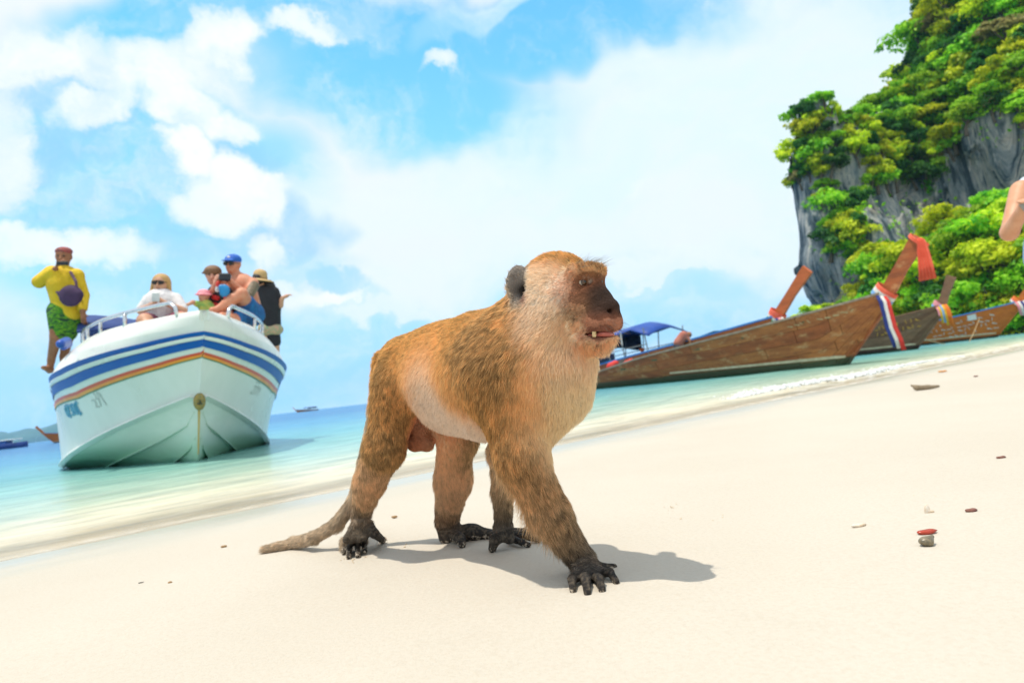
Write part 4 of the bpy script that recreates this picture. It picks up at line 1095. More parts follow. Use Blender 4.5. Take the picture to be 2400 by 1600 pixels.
# blue canopy on poles in the second boat
pole = paint('canopy_pole', (.30, .30, .28), (.2, .2, .2), 20, .5)
tarp = paint('blue_tarpaulin', (.003, .045, .27), (.003, .06, .34), 2.5, .5, .3, 12, dist=.03); tarp_d = paint('dark_blue_tarpaulin', (.012, .02, .10), (.01, .03, .06), 3, .7, .3, 14, dist=.03)
can = MB(); can.solid([[np.array([x, y * .98, 1.80 + dz + .22 * (1 - y * y) - .07 * abs(math.sin(3.1 * x)) * abs(y)]) for y in np.linspace(-1, 1, 11)] for x, dz in [(-3.15, -.28), (-3.5, -.10), (-4.0, .02), (-4.6, .0), (-5.3, -.06), (-6.0, -.02), (-6.8, -.06), (-7.8, -.08), (-8.6, -.10), (-9.4, -.12)]], .02)
can.build('canopy', tarp, b2, None, True)
for s in (-1, 1):
    MB().solid([[np.array([x, s * .99, 1.76 - z + .02 * math.sin(9 * x)]) for z in (0, .25, .5 + .12 * math.sin(2 * x))] for x in np.linspace(-5.6, -9.4, 12)], .012).build('side_curtain', tarp_d, b2, None, True)
    for x in (-3.4, -4.6, -5.4, -6.4, -7.5, -8.6): MB().tube([(x, s * .80, .62), (x, s * .95, 1.80)], .022, 6).build('canopy_pole', pole, b2)
    MB().tube([(-3.4, s * .85, 1.25), (-7.5, s * .85, 1.05)], .016, 6).build('side_rail', pole, b2)
MB().solid([[np.array([-4.5, -.97 - .01 * k, z]) for k in (0, 1)] for z in (1.80, 1.55, 1.35)], .05).build('rolled_curtain', c_white, b2)
MB().solid([[np.array([x, -.7, z]) for z in (.75, 1.12)] for x in (-5.3, -5.9, -6.8)], .03).build('seat_back', tarp_d, b2)
MB().box((0, 0, 0), (.75, .25, .03), Matrix.Rotation(-.16, 3, 'Y')).build('bow_board', paint('dark_board', (.02, .06, .16)), b2, (-1.75, .3, 1.30))
# things lying in the boats
buoy = MB().tube([(0, 0, 0), (0, 0, .05), (0, 0, .11), (0, 0, .15)], [.05, .085, .10, .12], 12).build('bucket', paint('orange_plastic', (.75, .14, .02), None, 10, .4), None, tuple(lw(b2, (-4.05, -.5, 1.02))))
tag(buoy, 'small orange bucket on the rail of the canopied longtail boat', 'bucket')
vest = thing('life_jacket', 'red and black life jackets heaped on the stern of the worn wooden boat', 'life jacket', tuple(lw(b1, (-7.55, -.35, .55))))
for k, (dx, dy, m) in enumerate([(0, 0, c_red), (.28, .1, paint('black_nylon', (.02, .02, .022), None, 20, .7)), (.5, -.05, c_red)]):
    body_obj('vest_panel', [egg(np.array(vest.location) + np.array([dx, dy, .12]), np.eye(3), (.20, .16, .15), .03), egg(np.array(vest.location) + np.array([dx + .1, dy, .20]), np.eye(3), (.12, .16, .11), .03)], .02, m, vest)
# mooring lines
rope = paint('rope_tan', (.50, .36, .18), (.38, .27, .13), 40, .85)
def sag(a, b, s, n=12): return [np.array(a) * (1 - t) + np.array(b) * t - np.array([0, 0, s * 4 * t * (1 - t)]) for t in np.linspace(0, 1, n)]
for nm, a, b, s, l in [('mooring_rope', lw(b3, (-.35, -.55, 1.0)), hit_z(2215, 806, .02), .12, 'tan mooring rope from the dark brown longtail boat down to the water'),
                       ('mooring_rope', lw(b4, (-.3, -.5, 1.0)), hit_z(2272, 800, .02), .05, 'thin mooring rope hanging from the orange brown longtail boat')]:
    tag(MB().tube(sag(a, b, s), .018, 6).build(nm, rope, None, None, True), l, 'rope', 'mooring ropes')

# ------------------------------------------------------------------ boats far off
def far_copy(src, label, loc, hd, sc, grp='boats far out'):
    c = dup(src, None, loc, hd, (sc,) * 3); c['label'] = label; c['group'] = grp; return c
b6 = far_copy(b4, 'orange longtail boat far off, its curved prow before the blue hills', tuple(hit_z(118, 1036.5, 0) * np.array([1, 1, 0])), math.radians(196), 1.0)
b6.location = tuple(np.array([ray(128, 1030)[0] / ray(128, 1030)[1] * 92, 92, 0])); b6.rotation_euler = (0, 0, math.radians(205))
for ch in list(b6.children):
    if ch.name.startswith(('hull_lettering', 'name_board')): bpy.data.objects.remove(ch)
pnt = ray(697, 960); b7 = far_copy(b2, 'small dark boat with a canopy on the horizon', (pnt[0] / pnt[1] * 330, 330, 0), math.radians(175), 1.0)
for ch in list(b7.children):
    if ch.name.startswith(('hull_lettering', 'bow_board', 'seat_back')): bpy.data.objects.remove(ch)
    else:
        pass
mot = thing('moored_boat', 'blue hulled motor boat with white top far off at the left edge', 'boat', (ray(-6, 1046)[0] / ray(-6, 1046)[1] * 82, 82, 0), math.radians(8), 'boats far out')
hullb = MB(); hullb.solid([[np.array([x, s * 1.1 * (1 - max(0, (x - 1) / 2.4) ** 2), z * (.55 + .04 * x)]) for s, z in ((-1, 1), (-.7, 0), (0, -.35), (.7, 0), (1, 1))] for x in np.linspace(-3.4, 3.35, 12)], .05)
hullb.build('hull', paint('dark_blue_hull', (.01, .06, .30), (.01, .04, .2), 3, .4), mot, None, True)
MB().box((0, 0, 0), (3.6, 1.7, .10), None, .04).build('white_top', gel, mot, (.6, 0, 1.05)); MB().box((0, 0, 0), (2.4, 1.5, .5), None, .1).build('cabin', paint('cabin_blue', (.03, .12, .4)), mot, (.2, 0, .72))
for x in (-.9, 2.1): MB().tube([(x, .7, .4), (x, .7, 1.02)], .03, 6).tube([(x, -.7, .4), (x, -.7, 1.02)], .03, 6).build('top_post', steel, mot)
# ------------------------------------------------------------------ people
def tone_face(dark=1.0): return None
def skin(name, c, c2): return paint(name, c, c2, 14, .5, 0, None, 0, .35)
sk_tan, sk_pale, sk_red, sk_pink = skin('brown_skin', (.34, .15, .075), (.27, .11, .055)), skin('fair_skin', (.60, .34, .22), (.54, .28, .18)), skin('sunburnt_skin', (.58, .20, .11), (.62, .30, .19)), skin('rosy_skin', (.62, .33, .24), (.56, .26, .18))
blk = paint('black_plastic', (.012, .012, .014), None, 30, .3); blk_cloth = paint('black_cloth', (.012, .013, .018), (.02, .021, .027), 12, .85, .4, 50)
def hand(c, d, up, r, k=.006):
    """palm with four fingers and a thumb: c wrist, d pointing direction"""
    d = unit(d); s = unit(np.cross(d, up)); u = np.cross(s, d); pr = [cone(c, c + d * r * 3.2, r * 1.05, r * 1.2, .012)]
    for i, (o, l) in enumerate([(-1.3, 3.0), (-.45, 3.6), (.45, 3.4), (1.3, 2.6)]):
        b = c + d * r * 3.4 + s * o * r * .85; m = b + d * r * l * .5; t = m + d * r * l * .35 - u * r * l * .35
        pr += [cone(b, m, r * .42, r * .38, k), cone(m, t, r * .38, r * .32, k)]
    pr += [cone(c + d * r * 1.2 - s * r * .8, c + d * r * 2.4 - s * r * 2.1, r * .5, r * .4, k)]
    return pr
def headset(x, y, d, rp, look=(0, 0, 0)):
    """skull, jaw, nose, ears at a photo point; rp = half width in photo pixels; look = horizontal turn (+ to the right)"""
    s = d / 1600; c = P(x, y, d); f = unit(-CF * 1.0 + CR * look[0] + CU * look[1]); l = unit(np.cross(CU, f)); u = np.cross(f, l); r = rp * s
    A = np.array([f, l, u])
    pr = [egg(c + u * r * .25 - f * r * .1, A, (r * 1.15, r * .98, r * 1.12), .02), egg(c - u * r * .45 + f * r * .25, A, (r * .78, r * .74, r * .95), .03),
          cone(c + f * r * 1.05 + u * r * .15, c + f * r * 1.28 - u * r * .28, r * .10, r * .17, .012), egg(c + f * r * .92 - u * r * .80, A, (r * .18, r * .34, r * .13), .01),
          egg(c + l * r * .98 - f * r * .1, A, (r * .2, r * .1, r * .3), .008), egg(c - l * r * .98 - f * r * .1, A, (r * .2, r * .1, r * .3), .008),
          egg(c + f * r * .98 + l * r * .36 + u * r * .18, A, (r * .18, r * .2, r * .12), .01, True), egg(c + f * r * .98 - l * r * .36 + u * r * .18, A, (r * .18, r * .2, r * .12), .01, True)]
    return pr, c, A, r
def glasses(c, A, r, parent, mat=blk):
    f, l, u = A; mb = MB()
    for s in (-1, 1):
        q = [[c + f * r * (1.22 - .22 * abs(a) ** 2) + l * s * r * (.42 + .36 * a) + u * r * (.2 + .26 * b * (1 - .25 * a * s * s)) for b in (-1, 0, 1)] for a in np.linspace(-1, 1, 6)]
        mb.solid([[p - np.array(parent.location) for p in row] for row in q], r * .08)
        mb.tube([c + f * r * 1.0 + l * s * r * .8 + u * r * .25 - np.array(parent.location), c + l * s * r * 1.03 + u * r * .2 - np.array(parent.location)], r * .05, 5)
    mb.tube([c + f * r * 1.24 - l * r * .12 + u * r * .25 - np.array(parent.location), c + f * r * 1.24 + l * r * .12 + u * r * .25 - np.array(parent.location)], r * .05, 5)
    return mb.build('sunglasses', mat, parent)
def eyes_mouth(c, A, r, parent):
    f, l, u = A; o = np.array(parent.location)
    for s in (-1, 1): body_obj('eye', [egg(c + f * r * .98 + l * s * r * .36 + u * r * .18, A, (r * .10, r * .15, r * .10), .003)], r * .05, blk, parent, 1)
    body_obj('mouth', [egg(c + f * r * 1.03 - u * r * .62, A, (r * .08, r * .3, r * .07), .003)], r * .05, paint('lips', (.35, .09, .07), None, 40, .5), parent, 1)
VX = .011
def person(label, at, skin_prims, skin_mat, group=None):
    o = np.array(at); v, f = sdf_mesh(skin_prims, VX); v = relax(v, f, 2)
    ob = link('person', mesh_np('person', v - o, f), None, o, skin_mat)
    return tag(ob, label, 'person', group)
GRP = 'tourists on the speedboat'

# --- man in yellow, standing at the side, filming
D = 8.9
hp_, c, A, r = headset(149, 603, D, 17.0, (.25, -.1))
wr = px(134, 622, D - .18)
sk = hp_ + [pc((149, 618, D, 11), (150, 640, D, 11)), pc((150, 652, D, 27), (158, 715, D, 25), .02), pc((114, 640, D, 11), (90, 661, D - .05, 9)), pc((90, 661, D - .05, 9), (130, 630, D - .16, 6.5)),
            pc((180, 648, D, 11), (197, 692, D, 9)), pc((197, 692, D, 10), (194, 728, D - .1, 7)), pc((142, 722, D, 24), (133, 785, D - .05, 15), .02), pc((172, 722, D, 24), (158, 785, D + .1, 16), .02),
            pc((131, 792, D - .05, 13), (120, 842, D + .1, 8.5)), pc((158, 790, D + .1, 13), (150, 835, D + .2, 9)), pc((120, 846, D + .1, 8), (116, 868, D + .12, 7)), pc((117, 866, D + .12, 8), (101, 861, D - .02, 5)), pc((150, 835, D + .2, 9), (150, 862, D + .2, 8)), pc((150, 862, D + .2, 8), (136, 868, D + .05, 5))]
sk += hand(wr, CU * .4 + CR * .7 - CF * .2, -CF, .021) + hand(px(194, 730, D - .1), -CU + CR * .1, -CF, .028)
man_y = person('man in yellow long sleeved shirt and green shorts filming from the speedboat side', px(120, 868, D), sk, sk_tan, GRP)
yel = paint('yellow_jersey', (.75, .52, .015), (.66, .42, .01), 5, .8, .4, 18, dist=.06)
body_obj('shirt', [pc((149, 654, D, 34), (158, 712, D, 33), .03), pc((150, 668, D, 36), (157, 690, D, 34), .03), pc((122, 640, D, 18), (91, 660, D - .05, 14.5), .02), pc((92, 661, D - .05, 14.5), (124, 636, D - .14, 11), .015),
                   pc((178, 648, D, 17), (196, 692, D, 12.5), .02), pc((196, 692, D, 12.5), (194, 722, D - .08, 10.5), .015), pc((150, 636, D, 15), (150, 652, D, 28), .02), pc((120, 642, D, 16), (180, 645, D, 16), .02), pc((160, 715, D, 32), (166, 728, D, 30), .02)], VX, yel, man_y)
def shorts_mat():
    m, nt, b, out = new_mat('green_patterned_shorts'); tc = nt.new('ShaderNodeTexCoord').outputs['Object']
    n = nt.noise(nt.vmath('MULTIPLY', nt.vmath('ADD', tc, (0, 0, 0)), (6, 6, 16)), 1.6, 3, .5, 1.2)
    nt.set(b.inputs['Base Color'], nt.ramp(n, [(.40, (.012, .045, .02)), (.47, (.05, .24, .01)), (.56, (.16, .38, .01)), (.62, (.02, .08, .02))])); b.inputs['Roughness'].default_value = .8; return m
body_obj('shorts', [pc((155, 720, D, 33), (152, 740, D, 33), .02), pc((140, 730, D, 27), (137, 782, D - .03, 18), .015), pc((168, 730, D, 27), (160, 780, D + .08, 19), .015)], VX, shorts_mat(), man_y)
def pouch(): return [egg(px(166, 693, D - .22), np.array([unit(CR + .15 * CU), unit(CU - .15 * CR), -CF]), np.array([27, 25, 11]) * D / 1600, .02), pc((140, 688, D - .2, 6), (186, 690, D - .22, 8), .03)]
body_obj('waist_pouch', pouch(), VX, paint('purple_nylon', (.05, .018, .075), (.03, .012, .05), 9, .7, .3, 40), man_y)
oy = np.array(man_y.location)
MB().tube([px(122, 680, D - .14) - oy, px(140, 687, D - .21) - oy], .018, 6).tube([px(180, 678, D - .22) - oy, px(178, 660, D - .20) - oy, px(167, 640, D - .12) - oy, px(160, 632, D) - oy], .018, 6).build('pouch_strap', paint('purple_strap', (.10, .05, .09), None, 20, .8), man_y)
body_obj('cap', [egg(c + A[2] * r * .80 - A[0] * r * .18, A, (r * 1.12, r * 1.06, r * .66), .02)], VX, paint('red_patterned_cap', (.40, .06, .05), (.10, .06, .06), 40, .8), man_y)
eyes_mouth(c, A, r, man_y)
ph = MB().box((0, 0, 0), (.155, .012, .05), None, .004).build('phone', blk); ph.matrix_world = Matrix(((CR[0], -CF[0], CU[0], 0), (CR[1], -CF[1], CU[1], 0), (CR[2], -CF[2], CU[2], 0), (0, 0, 0, 1)))
ph.location = px(146, 617, D - .25); tag(ph, 'black phone held sideways before the face of the man in yellow', 'phone')

# --- blonde woman
D = 7.6
hp_, c, A, r = headset(377, 666, D, 17, (.1, -.05))
sk = hp_ + [pc((377, 684, D, 8), (379, 700, D, 9)), pc((379, 715, D, 34), (380, 760, D, 30), .03), pc((345, 704, D, 12), (331, 728, D - .08, 9)), pc((331, 728, D - .08, 9), (362, 712, D - .25, 6)), pc((416, 702, D, 12), (429, 728, D - .08, 9)), pc((429, 728, D - .08, 9), (392, 712, D - .25, 6)),
            pc((366, 762, D, 22), (340, 752, D - .35, 18), .02), pc((394, 762, D, 22), (425, 748, D - .35, 18), .02), pc((340, 752, D - .35, 16), (352, 775, D - .5, 11), .02), pc((425, 748, D - .35, 16), (410, 775, D - .5, 11), .02)]
sk += hand(px(363, 711, D - .25), CU * .6 + CR * .3 - CF * .4, -CF, .020) + hand(px(392, 711, D - .25), CU * .4 - CR * .7 - CF * .3, -CF, .020)
w1 = person('blonde woman in white shirt and dark sunglasses sitting on the foredeck with a phone', px(380, 770, D), sk, sk_pale, GRP)
body_obj('shirt', [pc((379, 712, D, 38), (380, 760, D, 34), .03), pc((350, 703, D, 15), (334, 724, D - .06, 13), .02), pc((412, 701, D, 15), (427, 724, D - .06, 13), .02)], VX, paint('white_tee', (.74, .72, .72), (.66, .64, .66), 6, .8, .4, 24, dist=.06), w1)
body_obj('skirt', [pc((366, 764, D, 25), (342, 753, D - .3, 21), .02), pc((394, 764, D, 25), (422, 749, D - .3, 21), .02)], VX, paint('navy_red_print', (.03, .03, .10), (.35, .03, .04), 14, .8), w1)
hair = [egg(c + A[2] * r * .42 - A[0] * r * .25, A, (r * 1.18, r * 1.16, r * 1.10), .02), egg(c + A[0] * r * 1.0 - A[2] * r * .2, A, (r * .72, r * .80, r * 1.02), .015, True)]
for s in (-1, 1): hair += [cone(c + A[1] * s * r * 1.02 + A[2] * r * .3 - A[0] * r * .15, c + A[1] * s * r * 1.25 - A[2] * r * 1.9 + A[0] * r * .25, r * .30, r * .30, .02), cone(c + A[1] * s * r * 1.22 - A[2] * r * 1.7 + A[0] * r * .3, c + A[1] * s * r * 1.2 - A[2] * r * 3.0 + A[0] * r * .5, r * .32, r * .14, .02)]
body_obj('hair', hair, .009, paint('blonde_hair', (.58, .36, .13), (.42, .24, .08), 30, .5, .6, 90, dist=.01, stretch=(3, 3, .4)), w1)
glasses(c, A, r, w1)
body_obj('mouth', [egg(c + A[0] * r * 1.0 - A[2] * r * .62, A, (r * .1, r * .34, r * .09), .003)], .006, paint('lips', (.35, .09, .07)), w1, 1)
pw = MB().box((0, 0, 0), (.085, .014, .10), None, .006).build('phone', paint('pale_phone_case', (.62, .66, .66), (.5, .55, .56), 12, .35)); pw.matrix_world = ph.matrix_world.copy(); pw.location = px(365, 696, D - .30); tag(pw, 'pale phone held up by the blonde woman', 'phone')

# --- man in blue cap, bare chested, tattooed arm, knee drawn up, taking a picture
D = 8.25
hp_, c, A, r = headset(546, 621, D, 17, (-.2, -.1))
sk = hp_ + [pc((553, 638, D, 9), (563, 655, D, 11)), pc((566, 672, D, 32), (580, 722, D, 31), .03), pc((534, 662, D, 13), (520, 690, D - 0.14, 9.5)), pc((520, 690, D - 0.14, 9.5), (514, 656, D - 0.33, 6.5)), pc((592, 664, D - 0.02, 14), (580, 694, D - 0.19, 10)), pc((580, 694, D - 0.19, 10), (540, 660, D - 0.34, 7)),
            pc((584, 733, D, 24), (566, 690, D - 0.40, 15), .02), pc((566, 688, D - 0.40, 14.5), (520, 720, D - 0.50, 11), .015), pc((545, 700, D - 0.45, 13), (530, 712, D - 0.48, 12), .01), pc((520, 720, D - 0.50, 9), (497, 727, D - 0.57, 6), .01), pc((497, 726, D - 0.57, 6.5), (505, 729, D - 0.56, 5.5)),
            pc((590, 736, D, 24), (552, 750, D - 0.43, 16), .02), pc((552, 750, D - 0.43, 15), (520, 742, D - 0.62, 11), .02)]
sk += hand(px(514, 657, D - 0.33), CU * .35 + CR * .5 - CF * .5, -CF, .019) + hand(px(541, 661, D - 0.34), CU * .35 - CR * .5 - CF * .5, -CF, .019)
m2 = person('sunburnt bare chested man in blue cap and sunglasses taking a picture, one knee drawn up', px(585, 745, D), sk, sk_red, GRP)
body_obj('tattoo', [pc((593, 670, D - 0.05, 13.6), (583, 692, D - 0.19, 11), .02)], VX, paint('tattoo_ink', (.10, .09, .06), (.22, .16, .10), 36, .6), m2)
blu_c = paint('blue_cap_cloth', (.012, .13, .55), (.01, .09, .42), 12, .7)
body_obj('cap', [egg(c + A[2] * r * .72 - A[0] * r * .12, A, (r * 1.2, r * 1.08, r * .80), .02), egg(c + A[2] * r * .62 + A[0] * r * 1.15, A, (r * .80, r * .80, r * .12), .02)], .009, blu_c, m2)
body_obj('cap_badge', [egg(c + A[2] * r * 1.02 + A[0] * r * .92, A, (r * .10, r * .28, r * .24), .004)], .006, paint('white_tee'), m2, 1)
glasses(c, A, r, m2)
body_obj('swim_shorts', [pc((587, 734, D, 28), (578, 712, D - 0.23, 21), .02), pc((592, 737, D, 28), (558, 748, D - 0.39, 19.5), .02), pc((580, 724, D, 31), (585, 735, D, 31), .02)], VX, paint('blue_print_shorts', (.01, .16, .42), (.01, .06, .2), 12, .8), m2)
camr = thing('camera', 'black compact camera held by the man in the blue cap', 'camera', px(527, 649, D - 0.46))
cR = Matrix(((CR[0], -CF[0], CU[0]), (CR[1], -CF[1], CU[1]), (CR[2], -CF[2], CU[2])))
camr.rotation_euler = cR.to_euler()
MB().box((0, 0, 0), (.13, .05, .085), None, .012).build('camera_body', blk, camr); MB().tube([(0, .02, 0), (0, .055, 0), (0, .09, 0)], [.036, .036, .032], 20).build('lens', paint('lens_ring', (.05, .055, .05), None, 30, .35), camr, (0, 0, -.004), True)
MB().tube([(0, .09, 0), (0, .0915, 0)], [.026, .026], 20).build('lens_glass', paint('lens_glass', (.35, .42, .30), (.2, .28, .2), 20, .08), camr, (0, 0, -.004), True)
dry = body_obj('blue_pouch', [egg(px(526, 681, D - 0.50), np.array([CR, CU, -CF]), np.array([12, 14, 5]) * D / 1600, .01), pc((519, 673, D - 0.50, 7), (523, 690, D - 0.50, 6), .01)], .008, paint('bright_blue_plastic', (.01, .24, .55), None, 9, .4)); tag(dry, 'bright blue pouch hanging under the camera', 'pouch')
bot_ = body_obj('bottle', [pc((511, 663, D - 0.45, 4.6), (510.5, 670, D - 0.45, 5.2), .006)], .006, paint('red_plastic', (.65, .03, .02), None, 9, .4)); tag(bot_, 'small red and white bottle held beside the camera', 'bottle')
body_obj('bottle_base', [pc((510, 674, D - 0.45, 5.2), (509, 680, D - 0.45, 5), .006)], .006, paint('white_tee'), bot_)

# --- child with brown hair behind the camera, in a red and black life vest
D = 8.1
hp_, c, A, r = headset(499, 646, D, 16, (.3, -.15))
sk = hp_ + [pc((502, 660, D, 7), (505, 672, D, 8)), pc((512, 690, D, 20), (520, 730, D, 20), .03), pc((496, 684, D, 9), (490, 700, D - .1, 7)), pc((490, 700, D - .1, 7), (504, 666, D - .26, 5.5)), pc((530, 686, D, 9), (538, 706, D - .1, 7)), pc((512, 738, D, 14), (500, 735, D - .3, 10), .02), pc((530, 738, D, 14), (535, 735, D - .3, 10), .02)]
sk += hand(px(504, 667, D - .26), CU + CR * .3, -CF, .02)
ch = person('brown haired child in red and black life vest between the man and the rail', px(520, 738, D), sk, sk_pink, GRP)
body_obj('hair', [egg(c + A[2] * r * .45 - A[0] * r * .2, A, (r * 1.2, r * 1.15, r * .95), .02), cone(c + A[2] * r * .95 + A[0] * r * .45 + A[1] * r * .5, c + A[2] * r * .85 + A[0] * r * .5 - A[1] * r * .7, r * .28, r * .24, .03), cone(c + A[2] * r * .5 - A[1] * r * .9, c + A[2] * r * .35 - A[1] * r * 1.45, r * .3, r * .12, .02), egg(c + A[2] * r * .75 - A[0] * r * .1, A, (r * 1.15, r * 1.1, r * .75), .03)], .008, paint('brown_hair', (.22, .11, .05), (.14, .07, .03), 40, .6, .6, 80, dist=.01), ch)
eyes_mouth(c, A, r, ch)
body_obj('life_vest', [pc((510, 690, D - .06, 24), (522, 722, D - .08, 25), .02), pc((528, 688, D - .06, 18), (540, 720, D - .08, 17), .02)], VX, blk_cloth, ch)
for a, b in [((502, 697), (509, 699)), ((503, 714), (510, 716)), ((518, 715), (541, 716)), ((530, 698), (541, 699)), ((517, 730), (540, 731))]:
    body_obj('vest_panel', [pc((a[0], a[1], D - .19, 6.2), (b[0], b[1], D - .19, 6.2), .01)], .008, paint('red_vest_cloth', (.68, .02, .02), (.58, .015, .015), 12, .7), ch, 1)

# --- small child low behind the rail
D = 7.85
hp_, c, A, r = headset(478, 694, D, 12, (-.2, 0))
sk = hp_ + [pc((479, 705, D, 5), (480, 714, D, 6)), pc((484, 720, D, 14), (488, 745, D, 14), .02), pc((472, 716, D, 6), (452, 708, D - .1, 5)), pc((452, 708, D - .1, 5), (440, 714, D - .2, 4)), pc((497, 716, D, 6), (500, 735, D - .1, 5)), pc((480, 748, D, 9), (470, 748, D - .2, 7)), pc((492, 748, D, 9), (495, 748, D - .2, 7))]
sk += hand(px(441, 713, D - .2), -CR - CU * .3, -CF, .016)
c2 = person('small child in pink hat and green top, low behind the bow rail', px(486, 750, D), sk, sk_pale, GRP)
body_obj('sun_hat', [egg(c + A[2] * r * .55, A, (r * 1.25, r * 1.2, r * .85), .02), egg(c + A[2] * r * .30, A, (r * 1.75, r * 1.7, r * .16), .02)], .008, paint('pink_cloth_hat', (.75, .18, .26), (.75, .40, .42), 14, .8), c2)
body_obj('top', [pc((483, 718, D, 17), (488, 742, D, 17), .02), pc((474, 716, D, 8.5), (460, 711, D - .07, 7.5), .015), pc((494, 718, D, 9), (499, 728, D - .05, 8), .015)], VX, paint('green_yellow_top', (.16, .42, .10), (.55, .55, .12), 16, .8), c2)
eyes_mouth(c, A, r, c2)

# --- woman in black with a straw hat, seen from behind, hand raised
D = 9.6
s_ = D / 1600; c = px(610, 655, D); f = unit(CF + CR * .55); l = unit(np.cross(CU, f)); u = np.cross(f, l); A = np.array([f, l, u]); r = 14 * s_
sk = [egg(c, A, (r * 1.1, r * .95, r * 1.2), .02), cone(c + f * r, c + f * r * 1.25 - u * r * .3, r * .1, r * .16, .01), egg(c + l * r * .95, A, (r * .2, r * .1, r * .3), .008), egg(c - l * r * .95, A, (r * .2, r * .1, r * .3), .008),
      pc((613, 668, D, 8), (618, 680, D, 9)), pc((626, 700, D, 23), (634, 765, D, 22), .03), pc((648, 690, D, 9), (657, 716, D, 6.5)), pc((657, 716, D, 6.5), (662, 698, D - .05, 4.5)), pc((612, 690, D, 10), (606, 735, D, 7)), pc((606, 735, D, 7), (612, 770, D - .05, 5)), pc((628, 770, D, 14), (634, 800, D, 10), .02), pc((642, 770, D, 14), (646, 800, D, 10), .02), pc((634, 800, D, 9), (636, 850, D, 7)), pc((646, 800, D, 9), (648, 850, D, 7))]
sk += hand(px(662, 698, D - .05), CR + CU * .45, CU, .022) + hand(px(612, 770, D - .05), -CU, -CF, .022)
w2 = person('woman in black dress and straw hat turned away at the speedboat side, one hand raised', px(640, 850, D), sk, sk_pale, GRP)
body_obj('dress', [pc((622, 692, D, 25), (632, 720, D, 25), .03), pc((630, 712, D, 26), (634, 765, D, 24), .03), pc((642, 684, D, 13), (653, 706, D, 10), .02), pc((614, 688, D, 14), (609, 712, D, 11), .02), pc((638, 770, D, 17), (643, 800, D, 15), .015)], VX, blk_cloth, w2)
body_obj('belt_wrap', [pc((622, 770, D - .06, 17), (652, 772, D - .06, 12), .02)], VX, paint('printed_wrap', (.60, .36, .24), (.2, .35, .2), 30, .8), w2)
body_obj('hair', [egg(c - f * r * .3 + u * r * .1, A, (r * 1.1, r * 1.06, r * 1.15), .02), pc((630, 664, D, 9), (638, 672, D, 8), .02), pc((634, 668, D, 9), (640, 680, D, 6), .02)], .009, paint('black_hair', (.012, .010, .010), None, 40, .45, .4, 80, dist=.01), w2)
hc = px(609, 655, D); hm = MB(); hu = unit(CU + CR * .10); ha = unit(CR - .1 * CU); hb = np.cross(hu, ha); ow = np.array(w2.location)
prof = [(33, -3.0), (28, -1), (20, 1), (15.5, 2), (15.5, 8), (14.5, 16), (11, 21), (5, 23.5), (.3, 24)]
hm.solid([[hc - ow + (ha * math.cos(t) * q * (1.0) + hb * math.sin(t) * q) * s_ + hu * z * s_ for q, z in prof] for t in np.linspace(0, 2 * PI, 28)], .008)
hm.build('straw_hat', paint('straw', (.60, .42, .20), (.50, .33, .14), 60, .85, .5, 140), w2, None, True)
MB().tube([hc - ow + (ha * math.cos(t) + hb * math.sin(t)) * 15.8 * s_ + hu * 4 * s_ for t in np.linspace(0, 2 * PI, 24)], .012, 6).build('hat_band', paint('hat_band_brown', (.36, .22, .09), None, 20, .8), w2)

# --- person bending down in the canopied longtail boat
D = 25.4
sk = [egg(px(1615, 784, D), np.array([CR, CU, -CF]), np.array([6.5, 7.5, 7]) * D / 1600, .03), pc((1606, 783, D, 4), (1612, 784, D, 4)), pc((1590, 806, D, 10), (1603, 786, D, 9.5), .05), pc((1608, 787, D, 4), (1617, 798, D - .15, 3.2)), pc((1617, 798, D - .15, 3.2), (1619, 810, D - .2, 2.6)), pc((1600, 792, D + .2, 4), (1606, 804, D + .2, 3.2)), pc((1606, 804, D + .2, 3.2), (1608, 814, D + .2, 2.6)), pc((1587, 810, D, 8), (1593, 822, D - .2, 6), .04), pc((1593, 822, D - .2, 6), (1587, 832, D, 4.5), .03), pc((1595, 810, D + .1, 8), (1601, 822, D, 6), .04), pc((1601, 822, D, 6), (1596, 832, D + .1, 4.5), .03)]
sk += hand(px(1619, 810, D - .2), CR * .3 - CU, -CF, .035)
v_ = VX; VX = .03
m3 = person('person in faded red shirt bending down under the front of the blue canopy', px(1594, 828, D), sk, sk_tan)
body_obj('shirt', [pc((1590, 803, D, 11.5), (1602, 786, D, 11), .06), pc((1606, 786, D, 5.5), (1613, 794, D - .1, 4.6), .04)], VX, paint('faded_red_shirt', (.46, .17, .12), (.36, .12, .09), 5, .85, .4, 9, dist=.03), m3)
body_obj('trousers', [pc((1587, 811, D, 9.5), (1593, 821, D - .2, 7.2), .04), pc((1595, 811, D + .1, 9.5), (1601, 821, D, 7.2), .04), pc((1593, 821, D - .2, 7.2), (1588, 830, D, 6), .03), pc((1601, 821, D, 7.2), (1597, 830, D + .1, 6), .03)], VX, paint('dark_trousers', (.03, .03, .05), None, 9, .8), m3)
VX = v_

